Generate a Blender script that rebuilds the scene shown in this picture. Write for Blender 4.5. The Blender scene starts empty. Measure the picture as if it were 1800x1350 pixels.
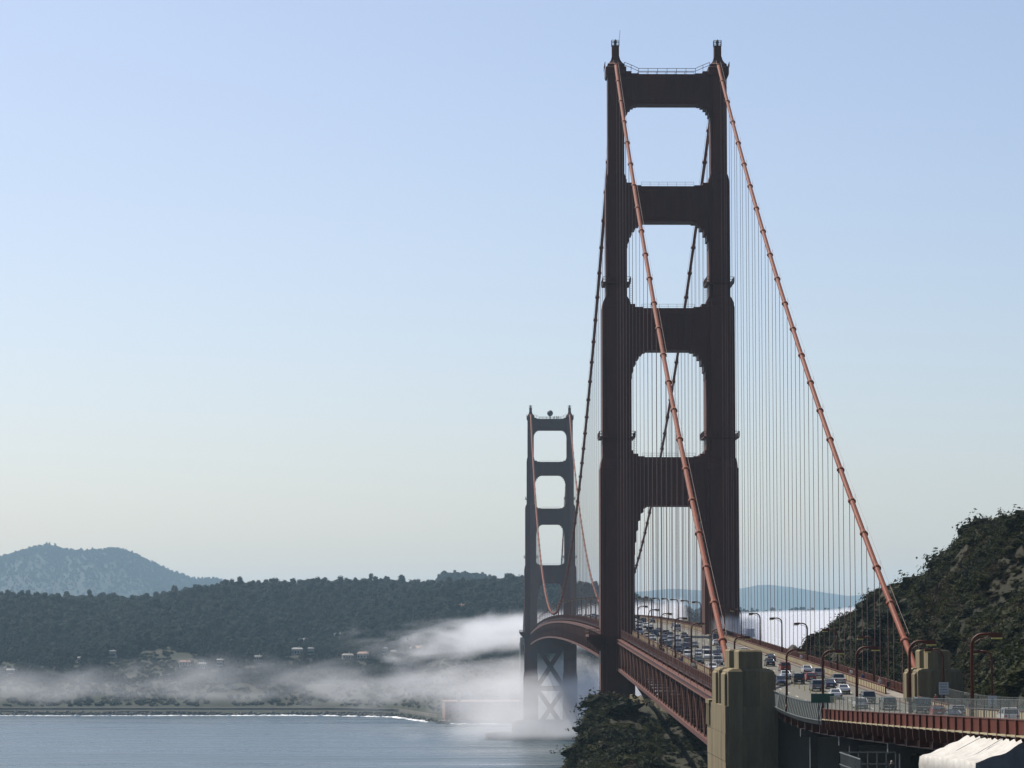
import bpy, bmesh, math, random
import numpy as np
from mathutils import Vector, Matrix

R = math.radians
rng = np.random.default_rng(7)
random.seed(11)
scn = bpy.context.scene
COL = scn.collection

# ------------------------------------------------------------------ camera
cam_d = bpy.data.cameras.new('camera')
cam = bpy.data.objects.new('camera', cam_d)
COL.objects.link(cam)
cam_d.sensor_width = 36.0
cam_d.lens = 5154.0 / 1800.0 * 36.0
cam_d.clip_start = 1.0
cam_d.clip_end = 60000.0
cam.location = (-50.3, -776.0, 75.0)
cam.rotation_euler = (R(90 + 4.808), 0.0, R(-0.656))
scn.camera = cam

# ------------------------------------------------------------------ sky, sun, exposure
SUN_AZ = -37.0       # degrees from the view axis (+y, south); negative is east, left in the picture
SUN_EL = 51.0
w = bpy.data.worlds.new('World')
scn.world = w
w.use_nodes = True
nt = w.node_tree
bg = nt.nodes['Background']
sky = nt.nodes.new('ShaderNodeTexSky')
sky.sky_type = 'NISHITA'
sky.sun_disc = False
sky.sun_elevation = R(SUN_EL)
sky.sun_rotation = R(SUN_AZ)
sky.altitude = 80
sky.air_density = 0.9
sky.dust_density = 1.7
sky.ozone_density = 2.4
tint = nt.nodes.new('ShaderNodeMix')          # the photograph's slightly rosy white balance, over the whole sky alike
tint.data_type = 'RGBA'
tint.blend_type = 'MULTIPLY'
tint.inputs['Factor'].default_value = 1.0
tint.inputs[7].default_value = (0.985, 0.938, 0.945, 1)
nt.links.new(sky.outputs[0], tint.inputs[6])
nt.links.new(tint.outputs[2], bg.inputs[0])
bg.inputs[1].default_value = 0.10

sun_d = bpy.data.lights.new('sun', 'SUN')
sun_d.energy = 5.0
sun_d.angle = R(0.53)
sun_d.color = (1.0, 0.93, 0.82)
sun = bpy.data.objects.new('sun', sun_d)
COL.objects.link(sun)
sd = Vector((math.sin(R(SUN_AZ)) * math.cos(R(SUN_EL)), math.cos(R(SUN_AZ)) * math.cos(R(SUN_EL)), math.sin(R(SUN_EL))))
sun.rotation_euler = sd.to_track_quat('Z', 'Y').to_euler()
sun.location = (0, 0, 600)

vs = scn.view_settings
vs.view_transform = 'Standard'
vs.look = 'None'
vs.gamma = 1.0
vs.exposure = 0.39
vs.use_curve_mapping = False
cy = scn.cycles
cy.use_denoising = True
cy.max_bounces = 8
cy.diffuse_bounces = 3
cy.glossy_bounces = 3
cy.transmission_bounces = 4
cy.transparent_max_bounces = 12
cy.volume_bounces = 4
cy.volume_step_rate = 0.3
cy.volume_max_steps = 512
cy.sample_clamp_indirect = 6.0

# ------------------------------------------------------------------ materials
MATS = {}


def nmat(name):
    m = bpy.data.materials.new(name)
    m.use_nodes = True
    MATS[name] = m
    return m, m.node_tree, m.node_tree.nodes['Principled BSDF']


def mat(name, col, rough=0.6, metal=0.0, var=0.25, scale=0.6, bump=0.0, col2=None, spec=0.5, detail=6, stretch=(1, 1, 1)):
    m, t, b = nmat(name)
    b.inputs['Roughness'].default_value = rough
    b.inputs['Metallic'].default_value = metal
    b.inputs['Specular IOR Level'].default_value = spec
    tc = t.nodes.new('ShaderNodeTexCoord')
    mp = t.nodes.new('ShaderNodeMapping')
    mp.inputs['Scale'].default_value = stretch
    t.links.new(tc.outputs['Object'], mp.inputs[0])
    n = t.nodes.new('ShaderNodeTexNoise')
    n.inputs['Scale'].default_value = scale
    n.inputs['Detail'].default_value = detail
    n.inputs['Roughness'].default_value = 0.65
    t.links.new(mp.outputs[0], n.inputs['Vector'])
    r = t.nodes.new('ShaderNodeValToRGB')
    r.color_ramp.elements[0].position = 0.32
    r.color_ramp.elements[1].position = 0.72
    lo = col2 if col2 else tuple(c * (1 - var) for c in col)
    hi = col if col2 else tuple(min(1, c * (1 + var)) for c in col)
    r.color_ramp.elements[0].color = (*lo, 1)
    r.color_ramp.elements[1].color = (*hi, 1)
    t.links.new(n.outputs[0], r.inputs[0])
    t.links.new(r.outputs[0], b.inputs['Base Color'])
    if bump:
        bp = t.nodes.new('ShaderNodeBump')
        bp.inputs['Strength'].default_value = 0.6
        bp.inputs['Distance'].default_value = bump
        t.links.new(n.outputs[0], bp.inputs['Height'])
        t.links.new(bp.outputs[0], b.inputs['Normal'])
    return m


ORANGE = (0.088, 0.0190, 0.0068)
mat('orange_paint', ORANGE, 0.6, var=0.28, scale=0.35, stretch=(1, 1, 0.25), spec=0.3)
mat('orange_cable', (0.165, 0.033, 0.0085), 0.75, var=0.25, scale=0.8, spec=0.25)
mat('orange_panel', (0.088, 0.0145, 0.0045), 0.7, var=0.3, scale=0.5, stretch=(1, 1, 0.4), spec=0.15)
mat('dark_steel', (0.055, 0.050, 0.048), 0.6, var=0.3)
mat('rope_steel', (0.20, 0.11, 0.085), 0.6, var=0.25)
mat('concrete', (0.255, 0.203, 0.112), 0.92, col2=(0.105, 0.084, 0.048), scale=0.55, bump=0.06, stretch=(1, 1, 0.13), spec=0.2)
mat('grey_concrete', (0.25, 0.24, 0.215), 0.9, col2=(0.15, 0.145, 0.13), scale=0.15, bump=0.04, stretch=(1, 1, 0.3))
mat('cream_panel', (0.36, 0.30, 0.17), 0.75, var=0.2, scale=0.7)
mat('asphalt', (0.108, 0.103, 0.080), 0.9, col2=(0.075, 0.072, 0.058), scale=0.12, stretch=(1, 0.08, 1))
mat('kerb_strip', (0.10, 0.075, 0.055), 0.85, var=0.25, scale=0.3)
mat('sidewalk_slab', (0.17, 0.15, 0.12), 0.85, var=0.2, scale=0.2)
mat('road_paint', (0.62, 0.60, 0.52), 0.7, var=0.15)
mat('galvanised', (0.13, 0.145, 0.135), 0.55, metal=0.3, var=0.2, scale=1.5)
mat('sign_grey', (0.50, 0.54, 0.56), 0.5, var=0.08)
mat('sign_print', (0.10, 0.11, 0.12), 0.6, var=0.1)
mat('sign_green', (0.012, 0.075, 0.045), 0.5, var=0.15)
mat('lamp_yellow', (0.55, 0.45, 0.10), 0.4, var=0.1)
mat('tarp_white', (0.43, 0.42, 0.40), 0.65, col2=(0.30, 0.285, 0.25), scale=1.1, bump=0.05, stretch=(1, 0.5, 1))
mat('tarp_grey', (0.16, 0.175, 0.185), 0.7, var=0.25, scale=0.8)
mat('metal_roof', (0.15, 0.165, 0.165), 0.5, metal=0.3, var=0.25, scale=0.6)
mat('rock', (0.17, 0.145, 0.115), 0.9, col2=(0.075, 0.066, 0.055), scale=0.4, bump=0.3)
mat('bark', (0.07, 0.05, 0.035), 0.9, var=0.3, scale=2)
mat('tyre', (0.02, 0.02, 0.02), 0.8, var=0.2)
mat('rim_metal', (0.45, 0.45, 0.46), 0.3, metal=0.8, var=0.1)
mat('car_glass', (0.018, 0.024, 0.030), 0.06, var=0.1, spec=0.8)
mat('car_trim', (0.03, 0.03, 0.03), 0.5, var=0.1)
mat('light_clear', (0.75, 0.75, 0.72), 0.12, var=0.05, spec=0.8)
mat('light_red', (0.42, 0.02, 0.015), 0.2, var=0.05)
mat('plate', (0.7, 0.7, 0.66), 0.5, var=0.05)
mat('brick_fort', (0.20, 0.105, 0.08), 0.9, var=0.25, scale=0.2)
mat('house_wall', (0.27, 0.25, 0.215), 0.8, var=0.1, scale=0.2)
mat('house_roof', (0.24, 0.12, 0.085), 0.8, var=0.2, scale=0.3)
mat('grey_roof', (0.17, 0.17, 0.165), 0.7, var=0.2, scale=0.3)
mat('window_dark', (0.03, 0.035, 0.04), 0.15, var=0.1)
mat('gravel_beach', (0.17, 0.15, 0.12), 0.9, col2=(0.09, 0.08, 0.065), scale=0.05, bump=0.3)
mat('riprap', (0.16, 0.15, 0.135), 0.9, col2=(0.07, 0.066, 0.06), scale=0.3, bump=0.2)
mat('sea_foam', (0.78, 0.80, 0.80), 0.7, var=0.1, scale=0.4)
mat('skin', (0.42, 0.26, 0.18), 0.6, var=0.05)
mat('hair', (0.035, 0.025, 0.02), 0.7, var=0.1)
mat('denim', (0.05, 0.065, 0.10), 0.8, var=0.2, scale=8)
mat('cloth_white', (0.70, 0.69, 0.66), 0.8, var=0.08, scale=8)
mat('cloth_red', (0.32, 0.04, 0.035), 0.8, var=0.1, scale=8)
mat('cloth_black', (0.03, 0.03, 0.033), 0.8, var=0.1, scale=8)
mat('cloth_blue', (0.06, 0.10, 0.22), 0.8, var=0.1, scale=8)
mat('feather', (0.13, 0.12, 0.11), 0.8, var=0.2, scale=8)

# car paint takes each car's own colour
m, t, b = nmat('car_paint')
oi = t.nodes.new('ShaderNodeObjectInfo')
t.links.new(oi.outputs['Color'], b.inputs['Base Color'])
b.inputs['Roughness'].default_value = 0.28
b.inputs['Metallic'].default_value = 0.1
b.inputs['Coat Weight'].default_value = 0.6
b.inputs['Coat Roughness'].default_value = 0.08


def leaf_mat(name, cols, trans=0.25):
    """Foliage: each plant takes its own green, each leaf tuft a little of its own."""
    m, t, b = nmat(name)
    oi = t.nodes.new('ShaderNodeObjectInfo')
    geo = t.nodes.new('ShaderNodeNewGeometry')
    ad = t.nodes.new('ShaderNodeMath'); ad.operation = 'MULTIPLY_ADD'
    t.links.new(geo.outputs['Random Per Island'], ad.inputs[0])
    ad.inputs[1].default_value = 0.34
    nz = t.nodes.new('ShaderNodeTexNoise'); nz.inputs['Scale'].default_value = 0.11; nz.inputs['Detail'].default_value = 4
    t.links.new(geo.outputs['Position'], nz.inputs['Vector'])
    av = t.nodes.new('ShaderNodeMath'); av.operation = 'MULTIPLY_ADD'
    t.links.new(nz.outputs[0], av.inputs[0]); av.inputs[1].default_value = 1.6; av.inputs[2].default_value = -0.55
    bl = t.nodes.new('ShaderNodeMath'); bl.operation = 'MULTIPLY_ADD'
    t.links.new(oi.outputs['Random'], bl.inputs[0]); bl.inputs[1].default_value = 0.5
    t.links.new(av.outputs[0], bl.inputs[2])
    t.links.new(bl.outputs[0], ad.inputs[2])
    mu = t.nodes.new('ShaderNodeMath'); mu.operation = 'MULTIPLY'
    t.links.new(ad.outputs[0], mu.inputs[0]); mu.inputs[1].default_value = 1 / 1.34
    r = t.nodes.new('ShaderNodeValToRGB')
    while len(r.color_ramp.elements) < len(cols):
        r.color_ramp.elements.new(0.5)
    for i, c in enumerate(cols):
        r.color_ramp.elements[i].position = i / (len(cols) - 1)
        r.color_ramp.elements[i].color = (*c, 1)
    t.links.new(mu.outputs[0], r.inputs[0])
    t.links.new(r.outputs[0], b.inputs['Base Color'])
    b.inputs['Roughness'].default_value = 0.75
    b.inputs['Specular IOR Level'].default_value = 0.08
    if trans:
        tr = t.nodes.new('ShaderNodeBsdfTranslucent')
        t.links.new(r.outputs[0], tr.inputs[0])
        mx = t.nodes.new('ShaderNodeMixShader')
        mx.inputs[0].default_value = trans
        t.links.new(b.outputs[0], mx.inputs[1])
        t.links.new(tr.outputs[0], mx.inputs[2])
        t.links.new(mx.outputs[0], t.nodes['Material Output'].inputs['Surface'])
    return m


leaf_mat('scrub_leaf', [(0.006, 0.010, 0.003), (0.012, 0.017, 0.005), (0.019, 0.025, 0.007), (0.010, 0.016, 0.004)], 0.3)
leaf_mat('scrub_olive', [(0.014, 0.017, 0.004), (0.024, 0.029, 0.006), (0.034, 0.038, 0.008), (0.018, 0.027, 0.005)], 0.3)
leaf_mat('scrub_brown', [(0.013, 0.012, 0.006), (0.021, 0.018, 0.009), (0.034, 0.027, 0.014), (0.018, 0.017, 0.008)], 0.3)
leaf_mat('forest_leaf', [(0.009, 0.017, 0.012), (0.013, 0.022, 0.015), (0.017, 0.025, 0.016), (0.014, 0.023, 0.017)], 0.25)
leaf_mat('cypress_leaf', [(0.010, 0.016, 0.009), (0.020, 0.028, 0.014)], 0.1)
leaf_mat('dry_grass', [(0.0450, 0.0372, 0.0168), (0.0330, 0.0360, 0.0120), (0.0600, 0.0480, 0.0252)], 0.3)


def ground_mat(name, stops, scale, bump=0.4, rough=0.92):
    m, t, b = nmat(name)
    tc = t.nodes.new('ShaderNodeTexCoord')
    n1 = t.nodes.new('ShaderNodeTexNoise'); n1.inputs['Scale'].default_value = scale; n1.inputs['Detail'].default_value = 10
    n1.inputs['Roughness'].default_value = 0.7
    t.links.new(tc.outputs['Object'], n1.inputs['Vector'])
    r = t.nodes.new('ShaderNodeValToRGB')
    while len(r.color_ramp.elements) < len(stops):
        r.color_ramp.elements.new(0.5)
    for i, (p, c) in enumerate(stops):
        r.color_ramp.elements[i].position = p
        r.color_ramp.elements[i].color = (*c, 1)
    t.links.new(n1.outputs[0], r.inputs[0])
    t.links.new(r.outputs[0], b.inputs['Base Color'])
    b.inputs['Roughness'].default_value = rough
    b.inputs['Specular IOR Level'].default_value = 0.2
    bp = t.nodes.new('ShaderNodeBump'); bp.inputs['Distance'].default_value = bump; bp.inputs['Strength'].default_value = 0.8
    t.links.new(n1.outputs[0], bp.inputs['Height'])
    t.links.new(bp.outputs[0], b.inputs['Normal'])
    return m


ground_mat('headland_soil', [(0.3, (0.013, 0.014, 0.006)), (0.5, (0.019, 0.019, 0.009)), (0.62, (0.026, 0.022, 0.012)), (0.75, (0.016, 0.020, 0.008))], 0.12)
ground_mat('bluff_soil', [(0.3, (0.014, 0.020, 0.011)), (0.5, (0.022, 0.026, 0.015)), (0.65, (0.034, 0.031, 0.020)), (0.8, (0.018, 0.024, 0.012))], 0.012, 2.0)
ground_mat('mountain_soil', [(0.3, (0.008, 0.013, 0.009)), (0.55, (0.011, 0.016, 0.010)), (0.7, (0.018, 0.021, 0.014))], 0.004, 8.0)

# water
m, t, b = nmat('sea_water')
b.inputs['Base Color'].default_value = (0.026, 0.046, 0.055, 1)
b.inputs['IOR'].default_value = 1.33
tc = t.nodes.new('ShaderNodeTexCoord')
mp = t.nodes.new('ShaderNodeMapping'); mp.inputs['Scale'].default_value = (0.35, 1.0, 1.0)
t.links.new(tc.outputs['Object'], mp.inputs[0])
prev = None
for sc_, st_, ds_ in ((0.012, 0.5, 6.0), (0.07, 0.8, 2.2), (0.35, 0.8, 0.5)):
    n = t.nodes.new('ShaderNodeTexNoise'); n.inputs['Scale'].default_value = sc_; n.inputs['Detail'].default_value = 5
    t.links.new(mp.outputs[0], n.inputs['Vector'])
    bp = t.nodes.new('ShaderNodeBump'); bp.inputs['Strength'].default_value = st_; bp.inputs['Distance'].default_value = ds_
    t.links.new(n.outputs[0], bp.inputs['Height'])
    if prev:
        t.links.new(prev.outputs[0], bp.inputs['Normal'])
    prev = bp
t.links.new(prev.outputs[0], b.inputs['Normal'])
mp2 = t.nodes.new('ShaderNodeMapping'); mp2.inputs['Scale'].default_value = (0.12, 1.0, 1.0)     # long wind and current streaks
t.links.new(tc.outputs['Object'], mp2.inputs[0])
n = t.nodes.new('ShaderNodeTexNoise'); n.inputs['Scale'].default_value = 0.022; n.inputs['Detail'].default_value = 7; n.inputs['Roughness'].default_value = 0.6
t.links.new(mp2.outputs[0], n.inputs['Vector'])
mr = t.nodes.new('ShaderNodeMapRange'); mr.inputs['From Min'].default_value = 0.3; mr.inputs['From Max'].default_value = 0.7
mr.inputs['To Min'].default_value = 0.10; mr.inputs['To Max'].default_value = 0.42
t.links.new(n.outputs[0], mr.inputs['Value'])
t.links.new(mr.outputs[0], b.inputs['Roughness'])

# ------------------------------------------------------------------ mesh helpers


def tag(o, label=None, cat=None, group=None, kind=None):
    if label: o['label'] = label
    if cat: o['category'] = cat
    if group: o['group'] = group
    if kind: o['kind'] = kind
    return o


def empty(name, loc=(0, 0, 0), rz=0.0):
    o = bpy.data.objects.new(name, None)
    o.location = loc
    o.rotation_euler = (0, 0, rz)
    o.empty_display_size = 0.5
    COL.objects.link(o)
    return o


def mobj(name, me, parent=None, loc=None):
    o = bpy.data.objects.new(name, me)
    COL.objects.link(o)
    if parent: o.parent = parent
    if loc is not None: o.location = loc
    return o


def copy_tree(o, parent=None):
    c = o.copy()
    COL.objects.link(c)
    c.parent = parent
    for ch in o.children:
        copy_tree(ch, c)
    return c


class MB:
    def __init__(s):
        s.v, s.f = [], []

    def add(s, vs, fs):
        n = len(s.v)
        s.v += [tuple(p) for p in vs]
        s.f += [tuple(i + n for i in q) for q in fs]
        return s

    def box(s, x0, x1, y0, y1, z0, z1):
        return s.add([(x0, y0, z0), (x1, y0, z0), (x1, y1, z0), (x0, y1, z0), (x0, y0, z1), (x1, y0, z1), (x1, y1, z1), (x0, y1, z1)],
                     [(3, 2, 1, 0), (4, 5, 6, 7), (0, 1, 5, 4), (1, 2, 6, 5), (2, 3, 7, 6), (3, 0, 4, 7)])

    def beam(s, p, q, w, h, up=(0, 0, 1)):
        """A rectangular bar from p to q, w wide and h deep."""
        p, q, up = Vector(p), Vector(q), Vector(up)
        d = (q - p).normalized()
        a = d.cross(up)
        if a.length < 1e-6: a = d.cross(Vector((0, 1, 0)))
        a = a.normalized() * w / 2
        c = a.cross(d).normalized() * h / 2
        vs = [e + k for e in (p, q) for k in (-a - c, a - c, a + c, -a + c)]
        return s.add(vs, [(3, 2, 1, 0), (4, 5, 6, 7), (0, 1, 5, 4), (1, 2, 6, 5), (2, 3, 7, 6), (3, 0, 4, 7)])

    def prism(s, poly, axis, a0, a1):
        """Extrude a 2-D polygon along an axis: x -> (y,z), y -> (x,z), z -> (x,y)."""
        def mk(u, v, t):
            return {'x': (t, u, v), 'y': (u, t, v), 'z': (u, v, t)}[axis]
        n = len(poly)
        vs = [mk(u, v, a0) for u, v in poly] + [mk(u, v, a1) for u, v in poly]
        return s.add(vs, [tuple(range(n))[::-1], tuple(range(n, 2 * n))] + [(i, (i + 1) % n, n + (i + 1) % n, n + i) for i in range(n)])

    def loft(s, rings, cap=True):
        n = len(rings[0])
        vs = [p for r in rings for p in r]
        fs = []
        for k in range(len(rings) - 1):
            for i in range(n):
                j = (i + 1) % n
                fs.append((k * n + i, k * n + j, (k + 1) * n + j, (k + 1) * n + i))
        if cap:
            fs.append(tuple(range(n))[::-1])
            fs.append(tuple(range((len(rings) - 1) * n, len(rings) * n)))
        return s.add(vs, fs)

    def tube(s, pts, r, n=8, cap=True):
        pts = [Vector(p) for p in pts]
        rs = r if isinstance(r, (list, tuple)) else [r] * len(pts)
        rings = []
        ref = None
        for i, p in enumerate(pts):
            d = (pts[min(i + 1, len(pts) - 1)] - pts[max(i - 1, 0)]).normalized()
            if ref is None:
                ref = Vector((0, 0, 1)) if abs(d.z) < 0.9 else Vector((1, 0, 0))
            a = (ref - d * ref.dot(d)).normalized()
            c = d.cross(a)
            ref = a
            rings.append([p + (a * math.cos(2 * math.pi * k / n) + c * math.sin(2 * math.pi * k / n)) * rs[i] for k in range(n)])
        return s.loft(rings, cap)

    def lathe(s, prof, n=12, cx=0, cy=0):
        return s.loft([[(cx + r * math.cos(2 * math.pi * k / n), cy + r * math.sin(2 * math.pi * k / n), z) for k in range(n)] for r, z in prof])

    def mesh(s, name, m, smooth=False, fix=True):
        me = bpy.data.meshes.new(name)
        me.from_pydata(s.v, [], s.f)
        if fix:
            bm = bmesh.new(); bm.from_mesh(me)
            bmesh.ops.recalc_face_normals(bm, faces=bm.faces)
            bm.to_mesh(me); bm.free()
        me.materials.append(MATS[m])
        if smooth:
            me.polygons.foreach_set('use_smooth', [True] * len(me.polygons))
        me.update()
        return me

    def build(s, name, m, parent=None, smooth=False, loc=None, fix=True):
        return mobj(name, s.mesh(name, m, smooth, fix), parent, loc)


def grid_mesh(name, xs, ys, zf, m, smooth=True):
    """A height field: zf takes numpy arrays."""
    X, Y = np.meshgrid(xs, ys)
    Z = zf(X, Y)
    nx, ny = len(xs), len(ys)
    v = np.stack([X.ravel(), Y.ravel(), Z.ravel()], 1)
    i = np.arange((nx - 1) * (ny - 1))
    a = (i // (nx - 1)) * nx + i % (nx - 1)
    f = np.stack([a, a + 1, a + nx + 1, a + nx], 1)
    me = bpy.data.meshes.new(name)
    me.from_pydata(v.tolist(), [], f.tolist())
    me.materials.append(MATS[m])
    if smooth:
        me.polygons.foreach_set('use_smooth', [True] * len(me.polygons))
    return me


def vnoise(x, y, seed=0):
    """Cheap smooth value noise in about -1..1 for numpy arrays."""
    def h(i, j):
        k = (i.astype(np.int64) * 374761393 + j.astype(np.int64) * 668265263 + seed * 974634777) & 0x7fffffff
        k = ((k ^ (k >> 13)) * 1274126177) & 0x7fffffff
        return ((k ^ (k >> 16)) & 0xffff) / 32767.5 - 1.0
    x = np.asarray(x, float); y = np.asarray(y, float)
    i, j = np.floor(x), np.floor(y)
    u, v = x - i, y - j
    u = u * u * (3 - 2 * u); v = v * v * (3 - 2 * v)
    return (h(i, j) * (1 - u) * (1 - v) + h(i + 1, j) * u * (1 - v) + h(i, j + 1) * (1 - u) * v + h(i + 1, j + 1) * u * v)


def fbm(x, y, s, oct=4, seed=0):
    t, a, f = 0, 1.0, 1.0 / s
    for k in range(oct):
        t = t + a * vnoise(np.asarray(x) * f, np.asarray(y) * f, seed + k * 17)
        a *= 0.5; f *= 2.03
    return t


def sstep(a, b, x):
    t = np.clip((x - a) / (b - a), 0, 1)
    return t * t * (3 - 2 * t)


def scatter(name, pts, rots, scales, idx, protos, label, cat):
    """One object of kind stuff: plants placed by geometry nodes on a cloud of points."""
    coll = bpy.data.collections.new(name + '_plants')
    for i, me in enumerate(protos):
        o = bpy.data.objects.new('%s_plant_%02d' % (name, i), me)
        coll.objects.link(o)
    me = bpy.data.meshes.new(name)
    me.from_pydata([tuple(p) for p in pts], [], [])
    a = me.attributes.new('rot', 'FLOAT_VECTOR', 'POINT'); a.data.foreach_set('vector', np.asarray(rots, np.float32).ravel())
    a = me.attributes.new('scl', 'FLOAT_VECTOR', 'POINT'); a.data.foreach_set('vector', np.asarray(scales, np.float32).ravel())
    a = me.attributes.new('kind_index', 'INT', 'POINT'); a.data.foreach_set('value', np.asarray(idx, np.int32))
    o = mobj(name, me)
    ng = bpy.data.node_groups.new(name + '_nodes', 'GeometryNodeTree')
    ng.interface.new_socket('Geometry', in_out='INPUT', socket_type='NodeSocketGeometry')
    ng.interface.new_socket('Geometry', in_out='OUTPUT', socket_type='NodeSocketGeometry')
    gi = ng.nodes.new('NodeGroupInput'); go = ng.nodes.new('NodeGroupOutput')
    ci = ng.nodes.new('GeometryNodeCollectionInfo')
    ci.inputs['Collection'].default_value = coll
    ci.inputs['Separate Children'].default_value = True
    ci.inputs['Reset Children'].default_value = True
    iop = ng.nodes.new('GeometryNodeInstanceOnPoints')
    iop.inputs['Pick Instance'].default_value = True

    def attr(nm, tp):
        n = ng.nodes.new('GeometryNodeInputNamedAttribute')
        n.data_type = tp
        n.inputs['Name'].default_value = nm
        return n.outputs[0]
    ng.links.new(gi.outputs[0], iop.inputs['Points'])
    ng.links.new(ci.outputs[0], iop.inputs['Instance'])
    ng.links.new(attr('kind_index', 'INT'), iop.inputs['Instance Index'])
    ng.links.new(attr('rot', 'FLOAT_VECTOR'), iop.inputs['Rotation'])
    ng.links.new(attr('scl', 'FLOAT_VECTOR'), iop.inputs['Scale'])
    ng.links.new(iop.outputs[0], go.inputs[0])
    md = o.modifiers.new('scatter', 'NODES')
    md.node_group = ng
    tag(o, label, cat, kind='stuff')
    return o


def leaf_cloud(n, size, radii, lump, seed, core=True, flat=0.0, zc=0.0, jit=0.55):
    """Verts and faces of a plant: small leaf tufts spread over a lumpy body, with a dark inner body."""
    g = np.random.default_rng(seed)
    d = g.normal(size=(n, 3)); d /= np.linalg.norm(d, axis=1)[:, None]
    d[:, 2] = np.where(d[:, 2] < -flat, -d[:, 2], d[:, 2])
    ph = g.uniform(0, 6.28, 6)
    lump_r = 1 + lump * (np.sin(3 * d[:, 0] + ph[0]) * np.sin(3.3 * d[:, 1] + ph[1]) + 0.7 * np.sin(5 * d[:, 2] + 4 * d[:, 0] + ph[2]))
    rr = lump_r * g.uniform(0.72, 1.08, n)
    c = d * rr[:, None] * np.array(radii) + np.array([0, 0, zc])
    nn = d + g.normal(scale=jit, size=(n, 3)); nn /= np.linalg.norm(nn, axis=1)[:, None]
    a = np.cross(nn, g.normal(size=(n, 3))); a /= np.linalg.norm(a, axis=1)[:, None]
    b = np.cross(nn, a)
    s = size * g.uniform(0.55, 1.3, n)[:, None]
    v = np.stack([c - a * s * 0.5, c + b * s * 0.33, c + a * s * 0.5, c - b * s * 0.33], 1).reshape(-1, 3)
    f = [tuple(range(4 * i, 4 * i + 4)) for i in range(n)]
    vs, fs = v.tolist(), f
    if core:
        bm = bmesh.new(); bmesh.ops.create_icosphere(bm, subdivisions=2, radius=1.0)
        k = len(vs)
        for q in bm.verts:
            p = q.co
            l = 0.74 * (1 + lump * (math.sin(3 * p.x + ph[0]) * math.sin(3.3 * p.y + ph[1]) + 0.7 * math.sin(5 * p.z + 4 * p.x + ph[2])))
            vs.append((p.x * l * radii[0], p.y * l * radii[1], max(p.z, -flat) * l * radii[2] + zc))
        bm.verts.ensure_lookup_table()
        fs = fs + [tuple(q.index + k for q in ff.verts) for ff in bm.faces]
        bm.free()
    return vs, fs


def raw_mesh(name, vs, fs, m, smooth=False):
    me = bpy.data.meshes.new(name)
    me.from_pydata(vs, [], fs)
    me.materials.append(MATS[m])
    if smooth: me.polygons.foreach_set('use_smooth', [True] * len(me.polygons))
    return me


# ------------------------------------------------------------------ profiles of the bridge
NT, ST = 0.0, 1280.0          # north and south tower along y
HALF = 13.7                   # cables and trusses stand this far from the axis
N_END, S_END = -343.0, 1623.0


def zr(y):
    """Height of the road surface."""
    y = np.asarray(y, float)
    main = 80.6 - 1.61e-5 * (y - 640) ** 2
    side = 74.0 + 0.0257 * y
    appr = 64.25 + 0.0208 * (-430 - y)
    sag = 0.5 * (side + appr + np.sqrt((side - appr) ** 2 + 0.8))
    south = 74.0 - 0.0257 * (y - 1280)
    r = np.where(y < 0, sag, np.where(y <= 1280, main, np.maximum(south, 62)))
    return r if r.ndim else float(r)


def zc(y):
    """Height of the main cables."""
    if y < 0:
        t = -y / 343.0
        return 227.0 + (70.6 - 227.0) * t - 4 * 7.5 * t * (1 - t)
    if y <= 1280:
        return 83.0 + 144.0 * ((y - 640) / 640.0) ** 2
    t = (y - 1280) / 343.0
    return 227.0 + (70.6 - 227.0) * t - 4 * 7.5 * t * (1 - t)


# ================================================================== THE SETTING
# ------------------------------------------------------------------ water
me = bpy.data.meshes.new('water')
me.from_pydata([(-8800, -1200, 0), (8800, -1200, 0), (8800, 18600, 0), (-8800, 18600, 0)], [], [(0, 1, 2, 3)])
me.materials.append(MATS['sea_water'])
tag(mobj('water', me), 'grey blue strait of calm water below the bridge', 'water', kind='structure')

# ------------------------------------------------------------------ the south shore
SHX = [-3000, -600, -180, -121, -98, -82, 30, 80, 160, 300, 600, 1500, 3000]
SHY = [1930, 1862, 1855, 1809, 1700, 1617, 1610, 1700, 1950, 2400, 2900, 3800, 6000]
RX = [-3000, -1500, -621, -520, -479, -418, -336, -150, 3, 98, 160, 214, 261, 320, 500, 3000]
RZ = [110, 118, 120, 119, 113, 124, 135, 138, 136, 128, 116, 102, 86, 64, 45, 40]


def south_h(X, Y):
    d = Y - np.interp(X, SHX, SHY) + 10 * fbm(X, Y * 0.2, 60, 3, 5)
    shelf = 60 * sstep(-125, -95, X) * (1 - sstep(40, 90, X))
    d2 = d - shelf
    top = np.interp(X, RX, RZ) - 20 - 50
    h = (-4 + 7.5 * sstep(-8, 22, d) + 22 * sstep(28, 110, d2) + 24 * sstep(85, 250, d2)
         + np.maximum(top, -20) * sstep(210, 920, d2) + fbm(X, Y, 120, 5, 3) * 5 * sstep(30, 300, d2) + fbm(X, Y, 25, 4, 9) * 2.2 * sstep(20, 80, d2))
    return h


me = grid_mesh('wooded_ridge', np.arange(-1300, 760, 7.0), np.arange(1560, 3000, 7.0), south_h, 'bluff_soil')
tag(mobj('terrain', me), 'wooded ridge and bluffs across the strait', 'hill', kind='structure')

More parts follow.
